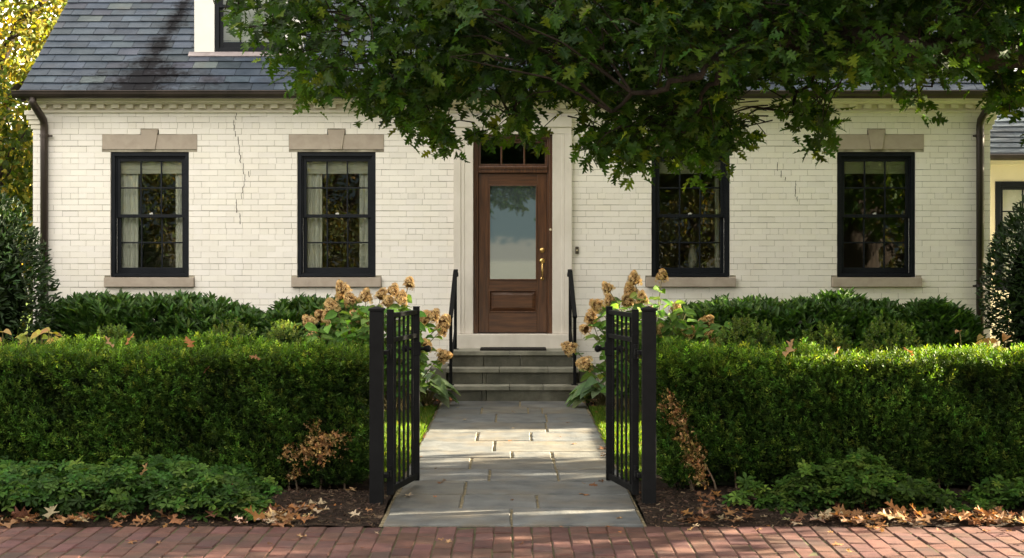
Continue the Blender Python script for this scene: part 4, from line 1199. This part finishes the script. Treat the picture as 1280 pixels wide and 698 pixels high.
for (x, y, w, dpt, h, n, lab) in ((1.63, 10.05, .16, .10, .22, 60, 'small sprig of pachysandra nearest the right gate post'), (2.38, 10.08, .64, .24, .35, 640, 'wide clump of pachysandra in front of the right hedge'),
                                  (3.62, 10.05, .50, .24, .33, 480, 'darker clump of pachysandra before the far end of the right hedge')):
    p = thing('ground_cover_plant', lab, 'plant', (x, y, 0), 'pachysandra clumps before the right hedge')
    hz = lambda P, x=x, y=y, w=w, h=h, dpt=dpt: h * (.82 + .28 * snoise(P, 61, 9)) * np.sqrt(np.clip(1 - ((P[:, 0] - x) / w) ** 2 * .85 - ((P[:, 1] - y) / dpt) ** 2 * .4, .08, 1))
    def fx(n, x=x, y=y, w=w, dpt=dpt, hz=hz):
        xx = x + RNG.uniform(-w, w, n); yy = y + RNG.uniform(-dpt, dpt, n)
        return np.column_stack([xx, yy, np.maximum(hz(np.column_stack([xx, yy])) * RNG.random(n) ** .5, .03)])
    g = Geo(); whorls(g, n, fx, hz, [(.036, .080, .011), (.028, .064, .009), (.050, .100, .014), (.075, .125, .02)]); g.build('foliage', [M['softleaf'], M['twig']], p)

# ------------------------------------------------------------------ lawn blades
BLADE = (np.array([(-.09, 0, 0), (.09, 0, 0), (.05, .6, .05), (0, 1, .2), (-.05, .6, .05)]), [(0, 1, 2, 3, 4)])
g = Geo()
for s in (-1, 1):
    n = 42000; x = s * (.875 + RNG.random(n) ** 1.4 * 1.9); y = RNG.uniform(11.2, 16.45, n)
    keep = ~((np.abs(x) > 1.02) & (y < 11.7)); x, y = x[keep], y[keep]; n = len(x)
    P = np.column_stack([x, y, np.full(n, -.004)]); d = np.column_stack([RNG.normal(0, .45, n), RNG.normal(-.1, .45, n), np.ones(n)])
    g.scatter(BLADE, P, orient(d, rnd(n)), RNG.uniform(.04, .10, n), palette(n, [(.065, .12, .012), (.085, .14, .016), (.05, .09, .012), (.15, .15, .03)], .08, .2, [.4, .32, .2, .08]))
stuff(g.build('grass', M['grass']), 'short green grass on both sides of the stone path', 'grass')

# ------------------------------------------------------------------ fallen leaves and bark chips
LITC = [(.17, .085, .040), (.22, .12, .058), (.12, .060, .032), (.28, .17, .09), (.10, .052, .032), (.26, .20, .13), (.20, .09, .035)]
g = Geo(); P = []
def band(n, xa, xb, ya, yb): return np.column_stack([RNG.uniform(xa, xb, n), RNG.uniform(ya, yb, n), RNG.uniform(.010, .034, n)])
P += [band(230, -4.3, -1.35, 9.43, 9.66), band(60, -1.9, -1.35, 9.6, 10.1), band(16, -1.4, -.9, 9.45, 10.4)]
P += [band(250, 1.15, 4.3, 9.43, 9.70), band(140, 1.35, 4.2, 9.6, 10.4), band(26, .9, 1.3, 9.45, 10.5), band(70, 2.9, 3.2, 9.5, 10.3)]
P += [band(26, -.98, -.84, 14.0, 17.4), band(42, .83, .96, 11.5, 17.4), band(60, -1.15, -.72, 17.2, 17.5), band(50, .72, 1.1, 17.15, 17.5), band(10, -.95, -.82, 12, 14)]
P = np.concatenate(P); k = np.clip(.55 + .75 * snoise(P[:, :2], 91, 4), .12, 1); P = P[(RNG.random(len(P)) < k) | (P[:, 1] > 11)]
P = np.concatenate([P, band(34, -4.2, 4.2, 8.6, 9.42) * (1, 1, 0) + (0, 0, .018), band(14, -.8, .8, 10, 17) * (1, 1, 0) + (0, 0, .024)]); n = len(P)
d = rnd(n); d[:, 2] *= .18
P[:, 2] += .010 * ((np.abs(P[:, 0]) > .86) & (P[:, 1] > 9.42))
sz = np.where((P[:, 1] > 11) | (P[:, 1] < 9.42) | (np.abs(P[:, 0]) < .82), RNG.uniform(.03, .08, n), RNG.uniform(.06, .18, n))
g.scatter(DRYOAK, P, orient(d, np.array((0, -.1, 1.0)) + rnd(n, .24)), sz, palette(n, LITC, .06, .28))
stuff(g.build('fallen_leaves', M['dryleaf']), 'brown fallen oak leaves lying along the beds and path edges', 'leaf litter')
g = Geo(); CH = (np.array([(-.5, -.12, 0), (.5, -.1, 0), (.45, .12, .05), (-.45, .1, .06), (-.4, 0, .22), (.4, 0, .2)]), [(0, 1, 5, 4), (2, 3, 4, 5), (0, 4, 3), (1, 2, 5)])
n = 5200; s = np.where(RNG.random(n) < .5, -1, 1); x = s * RNG.uniform(.87, 2.6, n); y = RNG.uniform(9.44, 10.95, n)
Pc = np.column_stack([x, y, np.zeros(n)]); Pc[:, 2] = bedz(Pc[:, :2]) + .001
a = RNG.uniform(0, 6.3, n); d = np.column_stack([np.cos(a), np.sin(a), RNG.normal(0, .15, n)])
g.scatter(CH, Pc, orient(d, np.array((0, 0, 1.0)) + rnd(n, .3)), RNG.uniform(.012, .045, n), palette(n, [(.034, .022, .015), (.06, .039, .027), (.020, .013, .010), (.12, .084, .056)], .05, .25, [.4, .28, .24, .08]))
stuff(g.build('bark_mulch', M['dryleaf']), 'dark bark mulch chips in the beds beside the gate posts', 'mulch')

LEAFME = []
for k, c in enumerate(((.24, .12, .055), (.32, .205, .11), (.15, .07, .035), (.38, .30, .21), (.26, .11, .04))):
    g = Geo(); g.add(DRYOAK[0] * (1, 1, 1 if k % 2 else -.7), DRYOAK[1], 0, c); o = g.build('fallen_leaf', M['dryleaf']); LEAFME.append(o.data); bpy.data.objects.remove(o)


def loose(px, py, z, Y, k, size, label, grp, rot=None, tilt=0):
    p = at(px, py, Y) if Y else at(px, py, F_PX * (EYE - z) / (py - HORIZON))
    o = bpy.data.objects.new('fallen_leaf', LEAFME[k]); C.objects.link(o)
    o.location = p; o.scale = (size,) * 3; o.rotation_euler = (tilt, RNG.normal(0, .2), RNG.uniform(0, 6.3) if rot is None else rot)
    tag(o, label, 'leaf', grp)


G1 = 'fallen leaves on the stone path'
for px, py, k, s, lab in ((546, 604, 2, .10, 'curled dark brown leaf on the path near the left gate leaf'), (738, 619, 0, .13, 'reddish brown oak leaf on the path near the right gate post'), (735, 605, 2, .09, 'small dark leaf on the path beside the right latch stile'),
                          (510, 618, 3, .10, 'pale leaf on the path below the left gate leaf'), (779, 647, 1, .07, 'tan leaf alone on the last slab before the bricks'), (748, 561, 2, .16, 'large dark leaf at the right path edge beyond the gate'),
                          (717, 555, 0, .09, 'brown leaf in the sun patch on the right of the path'), (641, 535, 3, .05, 'tiny pale leaf in the middle of the sunlit slabs'), (707, 528, 0, .05, 'tiny brown leaf on the slabs near the steps'),
                          (596, 545, 1, .05, 'tiny tan leaf on the slabs left of centre')):
    loose(px, py, .022, None, k, s, lab, G1)
for px, py, k, s, lab in ((450, 645, 3, .12, 'pale curled leaf on the mulch left of the left gate post'), (445, 611, 1, .13, 'long tan leaf on the mulch behind the left gate post'), (842, 653, 1, .07, 'small tan leaf on the mulch right of the right gate post'), (868, 656, 3, .08, 'pale yellowish leaf at the edge of the right bed'),
                          (334, 655, 3, .11, 'pale leaf at the front edge of the left bed'), (342, 642, 3, .15, 'large grey lobed leaf among brown leaves beside the ground cover')):
    loose(px, py, .05, None, k, s, lab, 'loose leaves on the mulch beds')
for px, py, k, s, lab in ((172, 675, 0, .09, 'brown leaf on the brick pavement at the left'), (385, 671, 1, .08, 'tan leaf on the bricks below the left bed'), (1037, 680, 0, .09, 'brown leaf on the sunlit bricks at the right')):
    loose(px, py, .016, None, k, s, lab, 'leaves on the brick pavement')
for px, py, Y, k, s, lab in ((155, 433, 10.9, 4, .12, 'orange brown leaf on top of the left hedge near the yellowing plant'), (142, 437, 10.8, 1, .12, 'tan leaf caught on the left edge of the left hedge top'), (241, 436, 10.8, 4, .13, 'rusty leaf resting on the middle of the left hedge'),
                             (328, 449, 10.72, 0, .10, 'brown leaf caught on the front of the left hedge'), (253, 468, 10.7, 2, .08, 'dark leaf caught in the face of the left hedge'), (378, 447, 10.75, 1, .11, 'tan leaf on the left hedge nearest the hydrangea'),
                             (980, 450, 10.7, 1, .17, 'large tan leaf hanging on the front of the right hedge'), (975, 445, 10.8, 4, .15, 'rusty leaf on top of the right hedge beside the large tan leaf'), (1042, 446, 10.75, 1, .09, 'small tan leaf on the middle of the right hedge top'),
                             (1145, 446, 10.8, 0, .12, 'brown leaf on the right hedge below the downspout'), (176, 597, 10.0, 1, .11, 'tan leaf lying on the left ground cover'), (278, 610, 10.0, 4, .09, 'rusty leaf on the right end of the left ground cover')):
    loose(px, py, 0, Y, k, s, lab, 'leaves caught on the hedges and plants', tilt=RNG.uniform(.3, 1.2))


# ------------------------------------------------------------------ the street oak that overhangs the garden
oak = thing('oak_tree', 'old oak overhanging the garden from the right with dark lobed leaves', 'tree', (6.4, 10.9, 0))
g = Geo(); g.tube([(6.4, 10.9, -.1), (6.38, 10.9, .4), (6.3, 10.95, 1.6), (6.2, 11, 3.0), (6.15, 11.1, 5.0), (6.1, 11.2, 8.0)], [.52, .38, .33, .32, .26, .12], 16); g.build('trunk', M['bark'], oak, smooth=True)
LIMBS = []


def limb(pts, r0, r1, n=14):
    p = np.array(pts, float); t = np.linspace(0, len(p) - 1, n); q = np.stack([np.interp(t, range(len(p)), p[:, i]) for i in range(3)], 1)
    q[1:-1] = (q[:-2] + 2 * q[1:-1] + q[2:]) / 4
    q[2:-2] += RNG.normal(0, .03, (n - 4, 3))
    g = Geo(); g.tube(q, np.linspace(r0, r1, n), 9); g.build('branch', M['bark'], oak, smooth=True); LIMBS.append(q); return q


limb([(6.25, 10.95, 2.75), at(1290, 64, 10.2), at(1180, 58, 9.7), at(1090, 55, 9.6), at(1010, 48, 9.7), at(930, 30, 10.2), at(840, 6, 11.0), at(740, -20, 11.7), at(620, -20, 11.8)], .125, .028, 24)
limb([at(1000, 47, 9.7), at(945, 50, 9.5), at(905, 74, 9.4), at(850, 96, 9.4), at(800, 114, 9.5), at(765, 140, 9.8)], .042, .010)
limb([at(905, 74, 9.4), at(890, 100, 9.5), at(872, 130, 9.8), at(855, 165, 10.2)], .022, .006, 8)
limb([at(740, -20, 11.7), at(640, 20, 11.3), at(560, 60, 11.1), at(500, 100, 11.0)], .035, .008)
limb([at(620, -20, 11.8), at(520, 0, 11.8), at(440, 20, 11.7), at(360, 30, 11.7), at(300, 35, 11.6)], .03, .006)
limb([at(690, -10, 11.7), at(690, 60, 11.2), at(660, 110, 11.0), at(640, 150, 10.9)], .025, .006)
limb([at(1060, 54, 9.7), at(1020, 90, 11.3), at(985, 130, 11.2), at(1000, 165, 11.1)], .025, .005)
limb([at(1180, 58, 9.7), at(1165, 90, 11.2), at(1150, 115, 11.1)], .02, .005, 8)
limb([at(1290, 64, 10.2), at(1262, 100, 11.4), at(1262, 140, 11.4)], .02, .005, 8)
limb([(6.15, 11.1, 4.6), (4.5, 10.6, 5.4), (2.6, 10.3, 5.9), (.8, 10.2, 6.2)], .14, .03)
limb([(6.15, 11.1, 5.2), (5.0, 12.4, 6.3), (3.2, 13.2, 6.9)], .12, .03)
limb([(6.1, 11.2, 6.4), (7.6, 11.9, 7.0), (9.2, 12.5, 7.1)], .12, .03)
limb([(6.1, 11.2, 6.2), (8.5, 14.2, 6.8), (10.8, 17.5, 7.0), (11.5, 20, 7.2)], .14, .03)  # unseen limb added for the roof-shading lobe
limb([(6.2, 11.0, 4.0), (7.6, 12.4, 4.6), (9.0, 13.4, 5.0)], .10, .03)

# lower edge of the overhanging crown, as the photo shows it (pixel row by column)
EDGE = [(262, 12), (285, 30), (310, 62), (345, 88), (372, 122), (400, 138), (430, 142), (465, 150), (500, 152), (530, 178), (555, 192), (580, 197), (600, 184), (620, 168), (650, 170), (672, 192), (695, 176), (715, 206), (740, 216), (765, 226), (785, 222), (800, 212),
        (830, 204), (850, 196), (868, 214), (882, 222), (900, 208), (925, 204), (945, 190), (935, 160), (955, 128), (975, 150), (990, 184), (1010, 196), (1030, 188), (1040, 170), (1034, 128), (1042, 96), (1075, 92), (1100, 104), (1125, 132), (1150, 142), (1175, 118), (1200, 92), (1235, 100), (1250, 148), (1285, 168), (1330, 170)]
ex, ey = np.array(EDGE).T
n = 4300
px = RNG.uniform(255, 1330, n); py = RNG.uniform(-70, 235, n)
edge = np.interp(px, ex, ey)
rel = edge - py
ok = (rel > 7)
# gaps: open where slow noise is low, more so near the rim
gapn = snoise(np.column_stack([px, py]), 77, .035) * .6 + snoise(np.column_stack([px, py]), 78, .10) * .4
ok &= (gapn * 1.3 + np.clip(rel / 130, 0, 1.0) * .75 + .42 > RNG.random(n) * 1.15)
ok &= ~((px < 420) & (py < 60 + (px - 300) * .2) & (RNG.random(n) < np.clip((430 - px) / 170, 0, .55)))
ok |= (px > 880) & (rel > 12) & (py < 92) & (RNG.random(n) < .75)
px, py, rel = px[ok], py[ok], rel[ok]
n = len(px); Yd = RNG.uniform(10.2, 12.6, n) - np.clip(rel / 200, 0, 1) * RNG.uniform(0, 1.6, n)
near = (px > 800) & (py < 95) & (RNG.random(n) < .22); Yd = np.where(near, RNG.uniform(8.9, 9.7, n), Yd)
TW = np.column_stack([(px - 641) * Yd / F_PX, Yd, EYE + (HORIZON - py) * Yd / F_PX])
allb = np.concatenate(LIMBS[:9]); g = Geo()
for p in TW[::2]:
    d2 = ((allb - p) ** 2).sum(1); b = allb[d2.argmin()]
    ln = np.sqrt(d2.min()); e = p + (b - p) * min(1, .30 / max(ln, .05)) + RNG.normal(0, .09, 3) + np.array((.05, 0, .09))
    g.tube([tuple(e), tuple((e + p) / 2 + (0, 0, .03)), tuple(p)], [.0055, .004, .0025], 4)
for p in TW[::23]:
    d2 = ((allb - p) ** 2).sum(1); b = allb[d2.argmin()]
    if d2.min() > .04: g.tube([tuple(b), tuple(b * .6 + p * .4 + (0, 0, .08)), tuple(p)], [.012, .008, .003], 5)
g.build('twigs', M['bark'], oak)
OAKC = [(.022, .054, .006), (.016, .040, .005), (.034, .070, .008), (.070, .105, .012), (.022, .054, .018)]


def oakleaves(TW, m, size, cols=OAKC, spread=.11, wts=(.34, .26, .22, .10, .08), glow=None):
    n = len(TW); P = np.repeat(TW, m, 0); k = n * m
    a = RNG.uniform(0, 6.3, k)
    d = np.column_stack([np.cos(a), np.sin(a) * .9, RNG.uniform(-1.15, .35, k)])
    tw = np.repeat(rnd(n, .6), m, 0)
    nn = np.array((0, -.35, 1.0)) + tw * .6 + rnd(k, .45)
    col = palette(k, cols, .07, .22, wts) * np.repeat(np.exp(RNG.normal(0, .22, (n, 1))), m, 0)
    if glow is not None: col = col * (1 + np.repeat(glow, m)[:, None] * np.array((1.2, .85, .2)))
    g = Geo(); g.scatter(OAK, P + rnd(k, spread * .45), orient(d, nn), RNG.uniform(*size, k), col); return g


oakleaves(TW, 8, (.085, .15), glow=.75 * np.exp(-rel / 22) + .15 * (py > 100)).build('crown', M['oakleaf'], oak)  # lower rim leaves coloured brighter, as if lit
# unseen rest of the crown, widened to shade the garden and bushes
nn_ = 5200
q = unit(rnd(nn_)) * RNG.random((nn_, 1)) ** .4; T2 = np.array((5.9, 12.2, 5.6)) + q * (7.4, 6.0, 3.6)
lowlim = EYE + 335 / F_PX * T2[:, 1] + .15
side = np.abs(T2[:, 0]) > 660 / F_PX * T2[:, 1] + .3
T2 = T2[((T2[:, 2] > lowlim) & ~((T2[:, 1] > 15.5) & ~side)) | (side & (T2[:, 2] > 2.1))]
q = unit(rnd(1300)) * RNG.random((1300, 1)) ** .4; T3 = np.array((11.5, 20.0, 6.6)) + q * (3.6, 4.0, 3.0)  # unseen extra lobe added to keep sun off the roof
T2 = np.concatenate([T2, T3[np.abs(T3[:, 0]) > 660 / F_PX * T3[:, 1] + .4]])
# holes cut in the unseen crown to shape the low sun's patches
def sunhit(P, z):
    k = (P[:, 2] - z) / math.tan(SUN_EL)
    return P[:, 0] - k * math.cos(SUN_AZ), P[:, 1] - k * math.sin(SUN_AZ)
gx, gy = sunhit(T2, 0); hx_, hy_ = sunhit(T2, 1.0)
wob = .18 * np.sin(gx * 2.3)
lit = ((gx > -2.7) & (gx < 2.8) & (gy > 12.6 + wob) & (gy < 14.9 + wob)) | ((hx_ > 2.0) & (hx_ < 5.2) & (hy_ > 10.45) & (hy_ < 11.95)) | ((gx > 1.2) & (gx < 5.5) & (gy > 8.15 + .1 * wob) & (gy < 9.05))
T2 = T2[~lit]
oakleaves(T2, 8, (.16, .26), spread=.26).build('unseen_shade_crown', M['oakleaf'], oak)


# ------------------------------------------------------------------ trees round about
def tree(label, x, y, h, r, n, cols, size, base=.25, group='trees beyond the house', seed=0, wts=None):
    root = thing('broadleaf_tree', label, 'tree', (x, y, -.1), group)
    rg = np.random.default_rng(seed); g = Geo(); cl = []
    g.tube([(x, y, -.1), (x + .1, y, h * .35), (x - .05, y, h * .8)], [h * .028, h * .02, h * .006], 10)
    for k in range(16):
        a = k * 2.4; z = h * (base + (1 - base) * (k + .6) / 16.5); rr = r * math.sqrt(max(.15, 1 - ((z / h - .52) / .55) ** 2)) * rg.uniform(.55, .95)
        c = np.array((x + rr * .75 * math.cos(a), y + rr * .75 * math.sin(a), z)); cl.append((c, r * rg.uniform(.30, .48)))
        g.tube([(x, y, z * .6), tuple((c + (x, y, z * .75)) / 2), tuple(c)], [h * .011, h * .007, h * .002], 6)
    g.build('trunk', M['bark'], root, smooth=True)
    per = n // len(cl); G = Geo()
    for c, rr in cl:
        q = unit(rg.normal(0, 1, (per, 3))) * (1 - rg.exponential(.22, (per, 1)).clip(0, .9)); P = c + q * rr * (1, 1, .8)
        P += .3 * rr * np.stack([snoise(P, s, 3 / rr) for s in (1, 2, 3)], 1)
        d = q + rnd(per, .6); d[:, 2] -= .3
        G.scatter(OVATE, P, orient(d, q + np.array((0, 0, .8)) + rnd(per, .5)), rg.uniform(*size, per), palette(per, cols, .08, .25, wts) * math.exp(rg.normal(0, .15)))
    G.build('crown', M['farleaf'], root)


YG = [(.12, .11, .016), (.085, .10, .013), (.16, .135, .02), (.055, .078, .012)]
DG = [(.06, .10, .015), (.09, .13, .02), (.045, .075, .012), (.22, .20, .03)]
tree('sunlit yellow-green tree rising behind the left end of the roof', -10.6, 29, 11.5, 3.9, 22000, YG, (.09, .16), .22, seed=1)
tree('golden tree at the far left edge behind the house', -13.5, 33, 12, 4.2, 14000, YG, (.11, .18), .2, seed=2)
tree('shaded green tree with few yellow leaves between the holly and the golden tree', -8.05, 22.5, 4.35, 1.7, 8000, DG, (.08, .14), .1, seed=3)
tree('yellow tree glimpsed through oak leaves beyond the right wing', 13.5, 31, 11, 4.2, 8000, YG, (.17, .28), .2, seed=4)
for i, (x, y, h, r) in enumerate(((-17.5, -24, 10, 5.2), (-7.6, -25, 9, 4.6), (8.0, -25, 9.5, 4.6), (17.0, -25, 11, 5.2))):
    tree(('tree across the street mirrored in the window beside the left downspout', 'tree across the street mirrored in the window left of the door', 'tree across the street mirrored in the window right of the door', 'tree across the street mirrored in the window beside the right downspout')[i],
         x, y, h, r, 16000, [(.045, .062, .012), (.06, .062, .014), (.03, .045, .009), (.085, .072, .02)], (.13, .22), .06, 'trees across the street', seed=10 + i)
# ================================================================== LIGHT, SKY, CAMERA
w = bpy.data.worlds.new('World'); bpy.context.scene.world = w; w.use_nodes = True
t = w.node_tree
for n in list(t.nodes): t.nodes.remove(n)
N = lambda k, **kw: newnode(t, k, **kw); K = t.links.new


def mth(op, a, b=None, c=None, clamp=False):
    n = N('ShaderNodeMath', operation=op); n.use_clamp = clamp
    for i, v in enumerate((a, b, c)):
        if v is None: continue
        if isinstance(v, (int, float)): n.inputs[i].default_value = v
        else: K(v, n.inputs[i])
    return n.outputs[0]


def mixc(f, a, b):
    n = N('ShaderNodeMix', data_type='RGBA')
    K(f, n.inputs[0])
    for i, v in ((6, a), (7, b)):
        if isinstance(v, tuple): n.inputs[i].default_value = (*v, 1)
        else: K(v, n.inputs[i])
    return n.outputs[2]


STR = .12
out = N('ShaderNodeOutputWorld'); bg = N('ShaderNodeBackground'); bg.inputs[1].default_value = STR; K(bg.outputs[0], out.inputs[0])
sky = N('ShaderNodeTexSky', sky_type='NISHITA'); sky.sun_disc = False; sky.sun_elevation = SUN_EL
sky.sun_rotation = math.pi / 2 - SUN_AZ; sky.air_density = 1.1; sky.dust_density = 1.5
tc = N('ShaderNodeTexCoord'); sx = N('ShaderNodeSeparateXYZ'); K(tc.outputs['Generated'], sx.inputs[0])
z = sx.outputs['Z']
# broad high cloud
n1 = N('ShaderNodeTexNoise', Scale=2.6, Detail=8, Roughness=.6); K(tc.outputs['Generated'], n1.inputs['Vector'])
m1 = N('ShaderNodeMapRange'); m1.inputs[1].default_value = .38; m1.inputs[2].default_value = .60; K(n1.outputs['Fac'], m1.inputs[0])
CL = 5.3 / STR
c = mixc(m1.outputs[0], sky.outputs[0], (CL, CL * .94, CL * .845))
# a grey-blue haze low down with a cream cloud bank on the horizon
mp = N('ShaderNodeMapping'); mp.inputs['Scale'].default_value = (80, 80, 170); K(tc.outputs['Generated'], mp.inputs[0])
n2 = N('ShaderNodeTexNoise', Scale=1.6, Detail=9, Roughness=.65); K(mp.outputs[0], n2.inputs['Vector'])
low = mth('SUBTRACT', 1.0, mth('DIVIDE', mth('SUBTRACT', z, .06), .05, clamp=True))
c = mixc(low, c, (.155 / STR, .205 / STR, .205 / STR))
edge = mth('ADD', mth('MULTIPLY', mth('SUBTRACT', n2.outputs['Fac'], .5), .030), .012)
bank = mth('DIVIDE', mth('SUBTRACT', edge, z), .0035, clamp=True)
c = mixc(bank, c, (.42 / STR, .39 / STR, .31 / STR))
K(c, bg.inputs[0])

L = bpy.data.lights.new('sun', 'SUN'); L.energy = 72; L.angle = math.radians(.53); L.color = (1, .86, .62)
so = bpy.data.objects.new('sun', L); C.objects.link(so)
from mathutils import Vector
dv = Vector((-math.cos(SUN_EL) * math.cos(SUN_AZ), -math.cos(SUN_EL) * math.sin(SUN_AZ), -math.sin(SUN_EL)))
so.rotation_euler = dv.to_track_quat('-Z', 'Y').to_euler(); so.location = (20, 15, 20)

cd = bpy.data.cameras.new('camera'); cam = bpy.data.objects.new('camera', cd); C.objects.link(cam)
cam.location = (0, 0, EYE); cam.rotation_euler = (math.radians(90), 0, 0)
cd.sensor_width = 36; cd.lens = 36 * F_PX / 1280; cd.shift_y = -(349 - HORIZON) / 1280; cd.shift_x = -1 / 1280
cd.clip_start = .1; cd.clip_end = 2000
cd.dof.use_dof = True; cd.dof.focus_distance = 14.0; cd.dof.aperture_fstop = 5.6
sc = bpy.context.scene; sc.camera = cam
sc.view_settings.view_transform = 'Standard'; sc.view_settings.look = 'None'; sc.view_settings.exposure = 0; sc.view_settings.gamma = 1
sc.render.engine = 'CYCLES'
sc.cycles.use_denoising = True; sc.cycles.max_bounces = 8; sc.cycles.transparent_max_bounces = 12
sc.cycles.sample_clamp_indirect = 6
